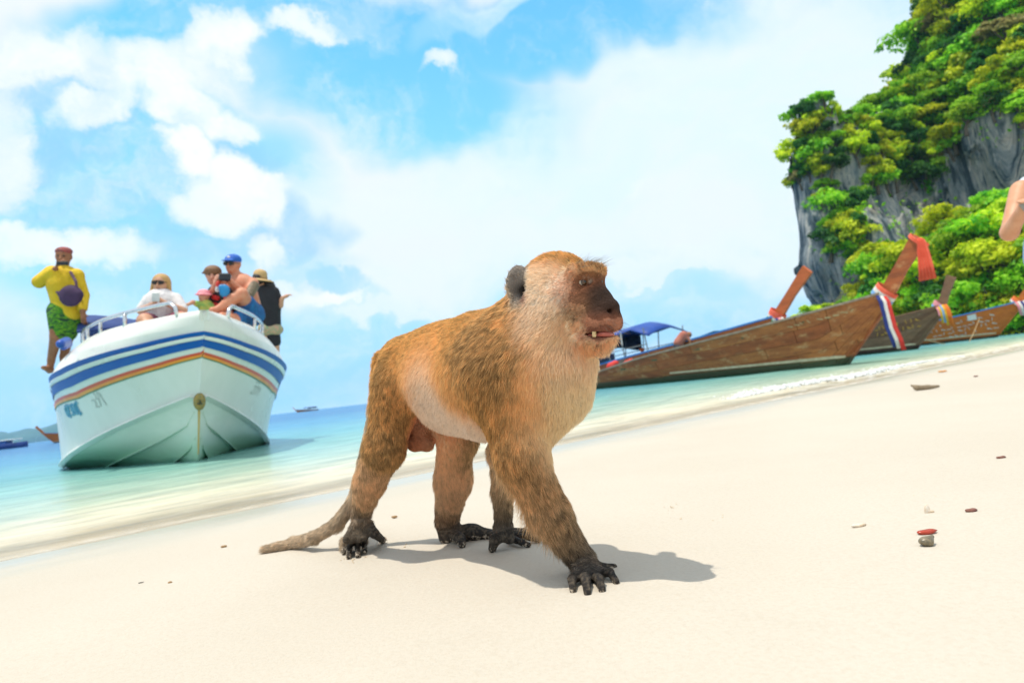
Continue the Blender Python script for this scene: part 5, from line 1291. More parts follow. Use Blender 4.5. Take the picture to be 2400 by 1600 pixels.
# --- person at the right edge, only an arm in the frame, looking at a phone
D = 4.9
hp_, c, A, r = headset(2452, 372, D, 33, (-.5, -.35))
foot = P(2520, 868, D); gz = float(sand_z(foot[0], foot[1]))
def gp(x, d):
    t = (gz - CAM_Z) / 1.0
    for y in np.linspace(800, 1000, 401):
        q = P(x, y, d)
        if q[2] < gz + .04: return q
    return q
f1, f2 = gp(2482, D), gp(2530, D + .1)
sk = hp_ + [pc((2455, 398, D, 16), (2455, 425, D, 18)), pc((2462, 470, D, 50), (2470, 580, D, 44), .04), pc((2395, 447, D, 25), (2366, 545, D - .12, 19)), pc((2366, 545, D - .12, 19), (2402, 482, D - .34, 12.5)), pc((2500, 450, D, 25), (2522, 540, D - .1, 19)), pc((2522, 540, D - .1, 19), (2452, 492, D - .36, 12.5)),
            cone(px(2440, 590, D), px(2460, 720, D), 32 * D / 1600, 22 * D / 1600, .03), cone(px(2478, 590, D), px(2500, 720, D + .05), 32 * D / 1600, 22 * D / 1600, .03), cone(px(2460, 720, D), f1 + np.array([0, .02, .06]), 21 * D / 1600, 12 * D / 1600, .02), cone(px(2500, 720, D + .05), f2 + np.array([0, .02, .06]), 21 * D / 1600, 12 * D / 1600, .02),
            cone(f1 + np.array([0, .02, .0]), f1 + np.array([-.08, -.17, -.01]), .042, .026, .02), cone(f2 + np.array([0, .02, .0]), f2 + np.array([-.02, -.19, -.01]), .042, .026, .02)]
sk += hand(px(2402, 482, D - .34), CU * .5 + CR, CU - CF * .3, .03) + hand(px(2452, 492, D - .36), CU * .5 - CR, CU - CF * .3, .03)
m4 = person('person in pale blue top at the right edge looking down at a phone', f1, sk, skin('light_tan_skin', (.62, .33, .20), (.56, .27, .15)))
body_obj('top', [pc((2464, 462, D, 56), (2470, 560, D, 50), .04), pc((2416, 440, D, 30), (2404, 455, D, 29), .03), pc((2490, 442, D, 30), (2506, 470, D, 28), .03)], VX, paint('pale_blue_top', (.55, .64, .74), (.48, .58, .70), 8, .8, .4, 30), m4)
body_obj('shorts', [pc((2460, 572, D, 50), (2460, 600, D, 50), .03), pc((2448, 600, D, 38), (2454, 668, D, 34), .02), pc((2478, 600, D, 38), (2490, 668, D + .04, 34), .02)], VX, paint('light_blue_shorts', (.34, .46, .66), (.28, .40, .60), 10, .85, .4, 50), m4)
body_obj('cap', [egg(c + A[2] * r * .66, A, (r * 1.2, r * 1.1, r * .85), .02), egg(c + A[2] * r * .58 + A[0] * r * 1.1, A, (r * .8, r * .8, r * .12), .02)], .01, paint('red_cap', (.55, .04, .04), None, 12, .75), m4)
eyes_mouth(c, A, r, m4)
p4 = MB().box((0, 0, 0), (.075, .012, .15), None, .005).build('phone', paint('grey_phone', (.30, .30, .27), None, 12, .3)); p4.matrix_world = Matrix(((CR[0], -CF[0], CU[0], 0), (CR[1], -CF[1], CU[1], 0), (CR[2], -CF[2], CU[2], 0), (0, 0, 0, 1))) @ Matrix.Rotation(.9, 4, 'Y') @ Matrix.Rotation(-.5, 4, 'X'); p4.location = px(2424, 474, D - .40); tag(p4, 'grey phone in the hands of the person at the right edge', 'phone')
FUR_N = 250000
# ------------------------------------------------------------------ the macaque
def gc(a, b, k=0.004, sub=False):
    """finger or toe bone lying on the sand: (x, y, lift m, radius m)"""
    return cone(G(a[0], a[1], a[2]), G(b[0], b[1], b[2]), a[3], b[3], k, sub)

HD = 1.02                                   # distance of the head
HS = HD / 1600
HYAW = math.radians(50)
_hp = math.radians(-9)
HF = np.array([math.cos(HYAW) * math.cos(_hp), -math.sin(HYAW) * math.cos(_hp), math.sin(_hp)])
HL = np.array([math.sin(HYAW), math.cos(HYAW), 0.0])
HU = np.cross(HF, HL)
HAX = np.array([HF, HL, HU])
HO = px(1307, 676, HD)
def hp(f, l, u): return HO + (f * HF + l * HL + u * HU) * HS
def hcone(a, b, k=0.008, sub=False): return cone(hp(*a[:3]), hp(*b[:3]), a[3] * HS, b[3] * HS, k, sub)
def hegg(c, r, k=0.008, sub=False, tilt=0.0, yaw=0.0):
    A = HAX
    if yaw:
        A = np.array([math.cos(yaw) * HF + math.sin(yaw) * HL, -math.sin(yaw) * HF + math.cos(yaw) * HL, HU])
    if tilt:
        A = np.array([math.cos(tilt) * A[0] + math.sin(tilt) * A[2], A[1], -math.sin(tilt) * A[0] + math.cos(tilt) * A[2]])
    return egg(hp(*c), A, np.array(r) * HS, k, sub)

M_BODY = [
    # trunk
    pc((958, 868, 1.34, 62), (1045, 876, 1.25, 94), 0.03),
    pc((1045, 880, 1.25, 96), (1160, 874, 1.12, 118), 0.03),
    pc((1165, 862, 1.12, 114), (1235, 856, 1.07, 104), 0.03),
    pc((1062, 945, 1.24, 66), (1150, 955, 1.14, 76), 0.04),          # belly
    pc((948, 838, 1.36, 40), (1110, 792, 1.16, 48), 0.05),           # spine line
    # chest and throat
    pc((1268, 840, 1.04, 98), (1266, 930, 1.05, 78), 0.04),
    pc((1292, 915, 1.02, 70), (1258, 1010, 1.06, 42), 0.04),
    pc((1340, 850, 1.00, 52), (1330, 925, 1.02, 40), 0.04),
    # neck
    pc((1180, 810, 1.12, 80), (1262, 732, 1.05, 76), 0.03),
    pc((1248, 800, 1.06, 86), (1306, 774, 1.02, 76), 0.035),
    # near shoulder and arm
    egg(px(1168, 862, 1.055), np.array([CR, CU, -CF]), np.array([76, 112, 60]) * 1.07 / 1600, 0.035),
    pc((1165, 880, 1.04, 74), (1222, 1062, 1.02, 56), 0.03),
    pc((1222, 1062, 1.02, 54), (1290, 1205, 1.035, 40), 0.02),
    pc((1290, 1205, 1.035, 40), (1358, 1306, 1.052, 30), 0.02),
    # far arm
    pc((1225, 880, 1.17, 62), (1178, 1060, 1.235, 32), 0.025),
    pc((1178, 1060, 1.245, 30), (1178, 1150, 1.27, 22), 0.015),
    pc((1178, 1150, 1.27, 22), (1180, 1236, 1.285, 19), 0.012),
    # near hind leg
    egg(px(938, 905, 1.295), np.array([CR, CU, -CF]), np.array([54, 88, 46]) * 1.3 / 1600, 0.03),
    pc((930, 910, 1.295, 52), (906, 1045, 1.285, 46), 0.03),
    pc((898, 1055, 1.29, 44), (866, 1130, 1.35, 33), 0.02),
    pc((866, 1130, 1.35, 33), (847, 1204, 1.425, 20), 0.015),
    # far hind leg
    pc((1000, 920, 1.375, 56), (1080, 1030, 1.335, 40), 0.03),
    pc((1066, 1032, 1.335, 40), (1062, 1130, 1.375, 40), 0.02),
    pc((1062, 1120, 1.375, 40), (1048, 1225, 1.42, 26), 0.015),
    pc((1048, 1225, 1.42, 26), (1050, 1255, 1.412, 21), 0.01),
    # male parts between the hind legs
    pc((985, 985, 1.335, 26), (983, 1030, 1.33, 26), 0.012),
    pc((972, 1036, 1.322, 19), (972, 1040, 1.322, 19), 0.006),
    pc((1000, 1038, 1.322, 18), (1000, 1041, 1.322, 18), 0.006),
    # tail
    pc((905, 850, 1.40, 30), (884, 960, 1.43, 18), 0.012),
    pc((884, 960, 1.43, 18), (856, 1080, 1.45, 15), 0.012),
    pc((856, 1080, 1.45, 15), (832, 1170, 1.46, 15), 0.008),
    pc((832, 1170, 1.46, 15), (790, 1227, 1.47, 14), 0.008),
    pc((790, 1227, 1.47, 14), (738, 1258, 1.485, 13), 0.008),
]
def on(gx, gy, l): return G(gx, gy, l)
M_BODY += [
    cone(px(738, 1258, 1.485), on(690, 1283, .011), .0122, .0112, 0.008),
    cone(on(690, 1283, .011), on(622, 1295, .008), .0112, .0075, 0.008),
]
# near hand: wrist, palm, four fingers, thumb
W = px(1366, 1312, 1.05)
near_hand = [((1345, 1352), (1343, 1380), (1344, 1394), .0062), ((1371, 1352), (1376, 1384), (1378, 1400), .0068),
             ((1397, 1350), (1407, 1380), (1412, 1393), .0066), ((1409, 1341), (1432, 1363), (1446, 1374), .0060)]
kn = [px(1348, 1352, .995), px(1371, 1352, .99), px(1394, 1350, 1.0), px(1408, 1342, 1.012)]
for (a, m, t, r), kp in zip(near_hand, kn):
    mid = on(m[0], m[1] - 3, .012); tip = on(t[0], t[1] - 3, .005)
    M_BODY += [cone(W + (kp - W) * .1, kp, .0092, r * 1.12, .0045), cone(kp, mid, r * 1.14, r * 1.0, .003), cone(mid, tip, r * 1.02, r * .82, .004)]
M_BODY += [cone(W, W + .6 * ((kn[1] + kn[2]) / 2 - W), .0165, .0095, .010),
           cone(px(1392, 1322, 1.05), px(1416, 1331, 1.06), .0085, .0072, .006), cone(px(1416, 1331, 1.06), px(1438, 1329, 1.065), .0074, .0064, .004)]
# near foot
A = px(846, 1206, 1.42)
toes = [((813, 1260), (809, 1286), (806, 1302), .0062), ((827, 1262), (821, 1293), (817, 1312), .0064),
        ((841, 1262), (839, 1291), (839, 1309), .0064), ((855, 1260), (855, 1284), (856, 1300), .0060)]
for i, (a, m, t, r) in enumerate(toes):
    kp = px(a[0], a[1], 1.375 + .004 * i)
    mid = on(m[0], m[1] - 2, .013); tip = on(t[0], t[1] - 2, .005)
    M_BODY += [cone(A, kp, .0088, r * 1.12, .004), cone(kp, mid, r * 1.12, r, .003), cone(mid, tip, r * 1.02, r * .85, .0035)]
M_BODY += [cone(A, px(842, 1230, 1.405), .0150, .0095, .010), cone(A, on(852, 1240, .02), .0125, .012, .012),
           cone(px(858, 1228, 1.40), px(878, 1250, 1.385), .013, .0095, .008), cone(px(878, 1250, 1.385), on(898, 1272, .006), .0095, .0072, .004)]
# far foot: heel at left, sole along the ground to the right
hl = px(1052, 1253, 1.412)
M_BODY += [cone(hl, px(1110, 1246, 1.40), .0175, .0155, .012), cone(px(1100, 1247, 1.40), px(1160, 1252, 1.395), .0155, .010, .012),
           cone(px(1068, 1256, 1.385), px(1080, 1262, 1.36), .0125, .010, .008), cone(px(1080, 1262, 1.36), on(1084, 1283, .006), .0098, .0078, .004)]
for i, (x, y) in enumerate([(1196, 1266), (1206, 1259), (1212, 1254), (1210, 1249)]):
    M_BODY += [cone(px(1140, 1251, 1.395 + .012 * i), on(x, y, .006), .0088, .0055, .004)]
# far hand
fw = px(1180, 1238, 1.285)
M_BODY += [cone(fw, px(1168, 1260, 1.268), .0155, .0105, .010), cone(px(1160, 1262, 1.262), on(1154, 1294, .005), .0105, .0075, .006),
           cone(fw, px(1194, 1262, 1.272), .0155, .0105, .010)]
for (a, b) in [((1196, 1271), (1240, 1283)), ((1203, 1266), (1263, 1272)), ((1203, 1260), (1250, 1262)), ((1200, 1255), (1246, 1256))]:
    M_BODY += [cone(on(a[0], a[1] + 4, .013), on(b[0] - 16, b[1], .010), .0078, .0060, .004), cone(on(b[0] - 16, b[1], .010), on(b[0], b[1], .005), .0064, .0052, .004)]

# head (f forwards, l to the far side, u up, radius; photo pixels at the head's distance)
M_HEAD = [
    hegg((0, 0, 8), (92, 70, 74), 0.03), hegg((-20, 0, -25), (85, 72, 70), 0.03),
    hegg((28, -46, -52), (52, 34, 66), 0.02), hegg((28, 46, -52), (52, 34, 66), 0.02),       # cheeks
    hcone((96, -42, 36, 15), (104, 0, 33, 17), 0.012), hcone((104, 0, 33, 17), (96, 42, 36, 15), 0.012),   # brow
    hcone((82, 0, -6, 42), (110, 0, -48, 41), 0.016),
    hcone((104, 0, 8, 15), (160, 0, -42, 17), 0.012),                   # nose bridge
    hcone((110, 0, -64, 46), (146, 0, -76, 37), 0.012),                 # muzzle
    hcone((146, -16, -78, 27), (146, 16, -78, 27), 0.01),
    hegg((162, 0, -44), (16, 22, 13), 0.008),                           # nose pad
    hcone((30, 0, -94, 52), (128, 0, -116, 31), 0.016),                 # lower jaw
    hcone((124, -14, -118, 23), (124, 14, -118, 23), 0.01),
    hcone((76, -36, -16, 22), (112, -24, -40, 20), 0.03), hcone((76, 36, -16, 22), (112, 24, -40, 20), 0.03),
    # eye sockets, eyelids
    hegg((112, -26, 11), (15, 16, 10), 0.005, True), hegg((112, 26, 11), (15, 16, 10), 0.005, True),
    hcone((100, -43, 16, 5), (110, -26, 19.5, 5.5), 0.004), hcone((110, -26, 19.5, 5.5), (112, -12, 14, 5), 0.004),
    hcone((100, 43, 16, 5), (110, 26, 19.5, 5.5), 0.004), hcone((110, 26, 19.5, 5.5), (112, 12, 14, 5), 0.004),
    hcone((100, -43, 5, 5), (110, -26, -2, 5), 0.004), hcone((110, -26, -2, 5), (112, -12, 6, 5), 0.004),
    hcone((100, 43, 5, 5), (110, 26, -2, 5), 0.004), hcone((110, 26, -2, 5), (112, 12, 6, 5), 0.004),
    # nostrils and mouth
    hcone((171, -13, -52, 5.5), (162, -17, -49, 4), 0.003, True), hcone((171, 13, -52, 5.5), (162, 17, -49, 4), 0.003, True),
    hcone((118, -46, -104, 6), (172, -22, -103, 7), 0.005, True), hcone((118, 46, -104, 6), (172, 22, -103, 7), 0.005, True),
    hcone((172, -22, -103, 7), (178, 22, -103, 7), 0.005, True), hegg((140, 0, -103), (44, 38, 6.5), 0.004, True),
    # ears: thin cups
    hegg((-48, -79, 10), (31, 9, 46), 0.004, yaw=0.75), hegg((-39, -88, 7), (23, 11, 36), 0.003, True, yaw=0.75),
    hegg((-24, -78, -20), (8, 7, 13), 0.005), hegg((-62, -70, 16), (7, 6, 26), 0.004, yaw=0.75), hcone((-36, -96, -2, 15), (-36, -64, -4, 10), 0.003, True),
    hegg((-44, 80, 12), (36, 10, 53), 0.004, yaw=-0.75), hegg((-33, 91, 7), (25, 11, 40), 0.004, True, yaw=-0.75),
]
MPR = M_BODY + M_HEAD
mv, mf = sdf_mesh(MPR, 0.0021)
mv = relax(mv, mf, 2, 0.5)
mn = vnormals(mv, mf)

# ---- coat table: place -> colour, hair length (mm), flow direction, density
_hip, _sho = px(945, 858, 1.34), px(1180, 840, 1.10)
BACKW = unit(_hip - _sho); DOWN = np.array([0, 0, -1.0])
GOLD, BROWN, OLIVE, CREAM, PALE, GREY = (.34, .20, .068), (.225, .137, .058), (.19, .12, .052), (.53, .47, .42), (.50, .43, .36), (.31, .235, .165)
BLACK, SKIN, PINK = (.030, .027, .026), (.20, .085, .045), (.44, .20, .12)
CP = []          # position, weight radius, colour, hair length, flow, density
def cpt(pos, rad, colr, ln, flow, den=1.0): CP.append((np.asarray(pos), rad, np.array(colr, float), ln, np.asarray(flow, float), den))
for x, y, d in [(905, 830, 1.36), (960, 790, 1.32), (1040, 760, 1.24), (1110, 730, 1.18), (1160, 700, 1.13), (930, 870, 1.33), (1000, 820, 1.24), (1080, 800, 1.15)]:
    cpt(px(x, y, d), .05, GOLD, 15, BACKW + .25 * DOWN)
for x, y, d in [(1140, 800, 1.02), (1190, 790, 1.0), (1150, 880, .99), (1120, 840, 1.05)]:
    cpt(px(x, y, d), .045, BROWN, 15, BACKW * .6 + DOWN)
for x, y, d in [(1170, 960, .985), (1130, 930, 1.02), (1215, 1030, .97)]:
    cpt(px(x, y, d), .04, (.30, .165, .055), 15, DOWN + .25 * BACKW)
for x, y, d in [(1000, 890, 1.17), (1040, 940, 1.16), (1060, 985, 1.17), (1090, 1010, 1.15), (1010, 930, 1.20), (1110, 1000, 1.12)]:
    cpt(px(x, y, d), .036, CREAM, 13, DOWN * .6 + BACKW * .6)
for x, y, d in [(1090, 900, 1.10), (1020, 850, 1.19), (975, 880, 1.22), (1060, 850, 1.15)]:
    cpt(px(x, y, d), .040, (.45, .28, .115), 14, BACKW * .6 + DOWN * .6)
for x, y, d in [(1330, 880, .95), (1350, 930, .96), (1300, 960, .97), (1290, 1010, 1.0), (1300, 900, .94), (1370, 870, .98)]:
    cpt(px(x, y, d), .042, (.55, .48, .34), 16, DOWN + .15 * BACKW)
for x, y, d in [(1240, 900, .96), (1230, 960, .97)]:
    cpt(px(x, y, d), .03, (.56, .35, .14), 16, DOWN)
for x, y, d in [(1330, 845, .96), (1370, 850, .97), (1290, 845, .95)]:
    cpt(px(x, y, d), .03, (.52, .40, .30), 14, DOWN - .2 * HF)
for x, y, d in [(1200, 770, 1.0), (1160, 720, 1.08), (1225, 820, .97)]:
    cpt(px(x, y, d), .035, (.36, .22, .09), 20, BACKW + .7 * DOWN)
ARM = unit(px(1362, 1306, 1.05) - px(1228, 1062, 1.02))
for x, y, d, c in [(1220, 1080, .97, (.25, .145, .06)), (1260, 1140, .99, (.27, .17, .085)), (1295, 1200, 1.0, (.25, .165, .09)), (1325, 1250, 1.02, (.17, .12, .075))]:
    cpt(px(x, y, d), .035, c, 19, ARM + .1 * DOWN)
for x, y, d, c in [(1235, 1180, 1.06, (.36, .24, .13)), (1270, 1250, 1.07, (.30, .21, .125)), (1200, 1120, 1.05, (.36, .24, .13))]:
    cpt(px(x, y, d), .022, c, 66, ARM * .55 + DOWN * .1 - CR * .9)
cpt(px(1350, 1300, 1.04), .024, (.07, .055, .042), 14, ARM)
cpt(px(1370, 1338, 1.01), .018, BLACK, 8, ARM, .6); cpt(px(1385, 1380, .96), .04, BLACK, 0, ARM, 0); cpt(px(1430, 1330, 1.06), .02, BLACK, 0, ARM, 0)
FA = unit(px(1180, 1236, 1.285) - px(1172, 1060, 1.245))
for x, y, d, c in [(1160, 1060, 1.24, (.33, .24, .15)), (1160, 1120, 1.25, (.30, .22, .14)), (1165, 1180, 1.26, (.19, .14, .09)), (1175, 1225, 1.27, (.06, .05, .04))]:
    cpt(px(x, y, d), .03, c, 18 if y < 1200 else 9, FA)
cpt(px(1180, 1262, 1.265), .026, BLACK, 0, FA, 0); cpt(px(1220, 1272, 1.27), .03, BLACK, 0, FA, 0)
for x, y, d, c in [(880, 900, 1.27, BROWN), (910, 960, 1.24, (.30, .17, .06)), (890, 1030, 1.24, BROWN), (925, 1030, 1.25, (.27, .155, .06)), (900, 1070, 1.24, OLIVE)]:
    cpt(px(x, y, d), .04, c, 13, DOWN + .2 * BACKW)
for x, y, d in [(872, 1120, 1.31), (855, 1165, 1.37)]:
    cpt(px(x, y, d), .035, (.33, .225, .135), 12, DOWN + .2 * BACKW)
cpt(px(848, 1200, 1.40), .022, (.10, .075, .055), 9, DOWN, .7)
cpt(px(835, 1240, 1.37), .02, (.10, .08, .06), 7, DOWN, .35)
cpt(px(830, 1290, 1.34), .035, BLACK, 0, DOWN, 0); cpt(px(885, 1258, 1.37), .025, BLACK, 0, DOWN, 0)
for x, y, d, c, dn, ln in [(1030, 990, 1.33, (.50, .29, .17), .5, 7), (1040, 1050, 1.31, (.50, .33, .20), .7, 9), (1060, 1100, 1.33, (.42, .29, .18), 1, 12), (1050, 1170, 1.36, (.36, .25, .16), 1, 12), (1090, 1060, 1.33, (.24, .16, .08), 1, 12)]:
    cpt(px(x, y, d), .03, c, ln, DOWN, dn)
cpt(px(1045, 1222, 1.39), .022, (.16, .10, .06), 9, DOWN, .8)
cpt(px(1050, 1250, 1.39), .022, BLACK, 0, DOWN, .1); cpt(px(1120, 1250, 1.385), .03, BLACK, 0, CR, 0); cpt(px(1082, 1270, 1.35), .02, BLACK, 0, CR, 0)
for x, y, d in [(985, 970, 1.30), (980, 1010, 1.30)]: cpt(px(x, y, d), .02, PINK, 5, DOWN, .25)
cpt(px(985, 1040, 1.30), .022, (.34, .12, .06), 0, DOWN, 0); cpt(px(985, 1060, 1.31), .02, (.34, .12, .06), 0, DOWN, 0)
for a, b in [((868, 960, 1.43), (846, 1080, 1.45)), ((846, 1080, 1.45), (826, 1170, 1.46)), ((826, 1170, 1.46), (790, 1227, 1.47)), ((790, 1227, 1.47), (738, 1258, 1.485)), ((738, 1258, 1.485), (690, 1280, 1.5)), ((690, 1280, 1.5), (622, 1295, 1.51))]:
    cpt((px(*a) + px(*b)) / 2, .025, (.29, .24, .185), 11, unit(px(*b) - px(*a)))
# head coat
BH = -HF
for f, l, u in [(40, -20, 80), (0, 0, 85), (-40, 0, 70), (70, 0, 66), (60, 40, 60), (-60, 20, 50), (85, -15, 60), (20, -30, 82), (60, -30, 68)]: cpt(hp(f, l, u), .022, (.34, .19, .06), 11, BH + .15 * HU)
for f, l, u in [(98, -25, 52), (100, 25, 52), (104, 0, 52)]: cpt(hp(f, l, u), .016, (.27, .17, .075), 7, HU * .9 + .35 * BH + .35 * HF)
for f, l, u in [(40, -66, 30), (0, -74, 22), (70, -54, 34)]: cpt(hp(f, l, u), .018, (.50, .42, .33), 14, BH + .1 * HU)
for f, l, u in [(20, -78, -20), (40, -78, -50), (10, -80, -70), (0, -74, -100), (60, -62, -15), (20, 78, -40), (60, 60, -20)]: cpt(hp(f, l, u), .022, PALE, 9, BH + .7 * DOWN)
for f, l, u in [(55, -66, -85), (40, -62, -120), (80, -54, -95)]: cpt(hp(f, l, u), .02, (.49, .39, .27), 15, BH + .6 * DOWN)
for f, l, u in [(75, -55, 5), (84, -44, -15), (88, -46, 28)]: cpt(hp(f, l, u), .014, (.25, .085, .035), 4, BH, .5)
for f, l, u in [(104, -30, 8), (112, 0, 15), (105, 30, 8), (104, -20, 30)]: cpt(hp(f, l, u), .014, (.26, .085, .035), 3, BH, .10)
for f, l, u in [(112, -42, -24), (100, -50, -30), (118, -38, -42)]: cpt(hp(f, l, u), .012, (.19, .075, .035), 4, BH + .3 * DOWN, .3)
for f, l, u in [(128, -22, -22), (140, -14, -25), (150, 0, -20), (124, 0, -5), (128, 22, -22)]: cpt(hp(f, l, u), .016, (.04, .022, .015), 2.5, BH, .12)
for f, l, u in [(100, -46, -52), (90, -52, -62), (118, -44, -50)]: cpt(hp(f, l, u), .011, (.17, .10, .055), 6, BH + .4 * DOWN, .8)
for f, l, u in [(170, -10, -45), (165, 10, -45), (150, -28, -52)]: cpt(hp(f, l, u), .010, (.055, .03, .022), 0, BH, 0)
for f, l, u in [(150, -34, -75), (172, -16, -78), (175, 8, -78), (135, -42, -80)]: cpt(hp(f, l, u), .012, (.21, .078, .044), 3, BH + .5 * DOWN, .5)
for f, l, u in [(110, -50, -90), (85, -56, -78)]: cpt(hp(f, l, u), .010, (.48, .33, .21), 10, BH + .4 * DOWN, 1)
for f, l, u in [(140, -36, -100), (165, -20, -97), (112, -46, -108), (150, -26, -108)]: cpt(hp(f, l, u), .008, (.27, .10, .07), 2, BH, .1)
for f, l, u in [(110, -44, -130), (135, -30, -128), (148, 0, -128), (120, -30, -150)]: cpt(hp(f, l, u), .012, (.36, .19, .08), 9, DOWN + .4 * BH, 1)
for f, l, u in [(152, 10, -140), (120, 0, -160), (140, 22, -140)]: cpt(hp(f, l, u), .012, (.62, .50, .36), 11, DOWN + .35 * HF, 1)
for f, l, u in [(-42, -86, 20), (-30, -84, 0), (-48, -84, 50), (-66, -70, 15), (-60, -74, 45), (-44, -82, -25), (-34, -92, 30)]: cpt(hp(f, l, u), .011, (.24, .21, .19), 5, HU * .7 - HL * .4 + BH * .6, .30)
cpt(hp(-20, -80, -22), .008, (.28, .12, .08), 3, BH, .2); [cpt(hp(*q), .0085, (.018, .014, .014), 0, BH, 0) for q in ((-36, -76, -3), (-38, -72, 4), (-34, -74, -10))]  # shade inside the ear hollow put into the skin colour
cpt(hp(-10, -76, 20), .012, (.50, .42, .33), 8, BH + .3 * HU, 1)

LK = .35
def soft_cap(c, m=.93):
    return c / np.maximum(c.max(-1, keepdims=True) / m, 1)
def coat(X, N=None):
    """blend of the coat table at points X"""
    W_ = np.zeros(len(X)); C = np.zeros((len(X), 3)); L = np.zeros(len(X)); Fl = np.zeros((len(X), 3)); De = np.zeros(len(X))
    for pos, rad, c, ln, fl, de in CP:
        d = np.sqrt(((X - pos) ** 2).sum(1)) / rad
        w = np.exp(-0.5 * (d * 1.25) ** 2) / (rad / .03) + 1e-7 / (1 + d ** 4)
        w = w ** 1.25
        W_ += w; C += w[:, None] * c; L += w * (ln if ln < 10 else 10 + (ln - 10) * LK); Fl += w[:, None] * unit(fl); De += w * de
    return soft_cap((C / W_[:, None]) ** .86 * np.array([1.78, 1.71, 1.60])), L / W_, Fl / W_[:, None], De / W_
mcol, mlen, mflow, mden = coat(mv)
nz = fbm(mv, 90, 3)[:, None]
monkey_skin = attr_mat('macaque_skin', 0.7, 1.0, 230, 0.12, 0.5, 0.005, 0.0)
headd = np.linalg.norm(mv - HO, axis=1)[:, None] < .16
skin_t = np.where((mden > .45)[:, None], mcol * 0.8, np.where(headd, .85, 1.0) * (mcol / np.array([1.78, 1.71, 1.60])) ** (1 / .86)) * (0.75 + 0.5 * nz)
# pale eyelids, sand stuck on the finger and toe tips
for f, l, u, r in [(114, -20, 22, 2.6), (116, -11, 14, 4.2), (112, -29, 21, 2.2), (114, 20, 22, 2.6), (116, 11, 14, 3.2)]:
    w = np.exp(-(((mv - hp(f, l, u)) ** 2).sum(1)) / (2 * (r * HS) ** 2))[:, None]
    skin_t = skin_t * (1 - w) + np.array((.72, .62, .50)) * w
low = (mv[:, 2] - SAND_TOP < .009) & (mden < .3)
dust = ((mden < .35) & (mv[:, 2] < SAND_TOP + .09))[:, None] * np.clip(fbm(mv, 270, 4) * 2.6 - 1.15, 0, 1)[:, None] * .40
skin_t = skin_t * (1 - dust) + np.array((.34, .27, .19)) * dust
stuck = low & (fbm(mv, 330, 2) > (0.53 + 14 * np.maximum(mv[:, 2] - SAND_TOP, 0)))
skin_t[stuck] = (.55, .46, .36)
org = G(1150, 1310)
macaque = link('macaque', mesh_np('macaque', mv - org, mf), None, org, monkey_skin)
set_tone(macaque.data, skin_t)
tag(macaque, 'golden brown macaque monkey walking on the white sand, mouth half open', 'monkey')

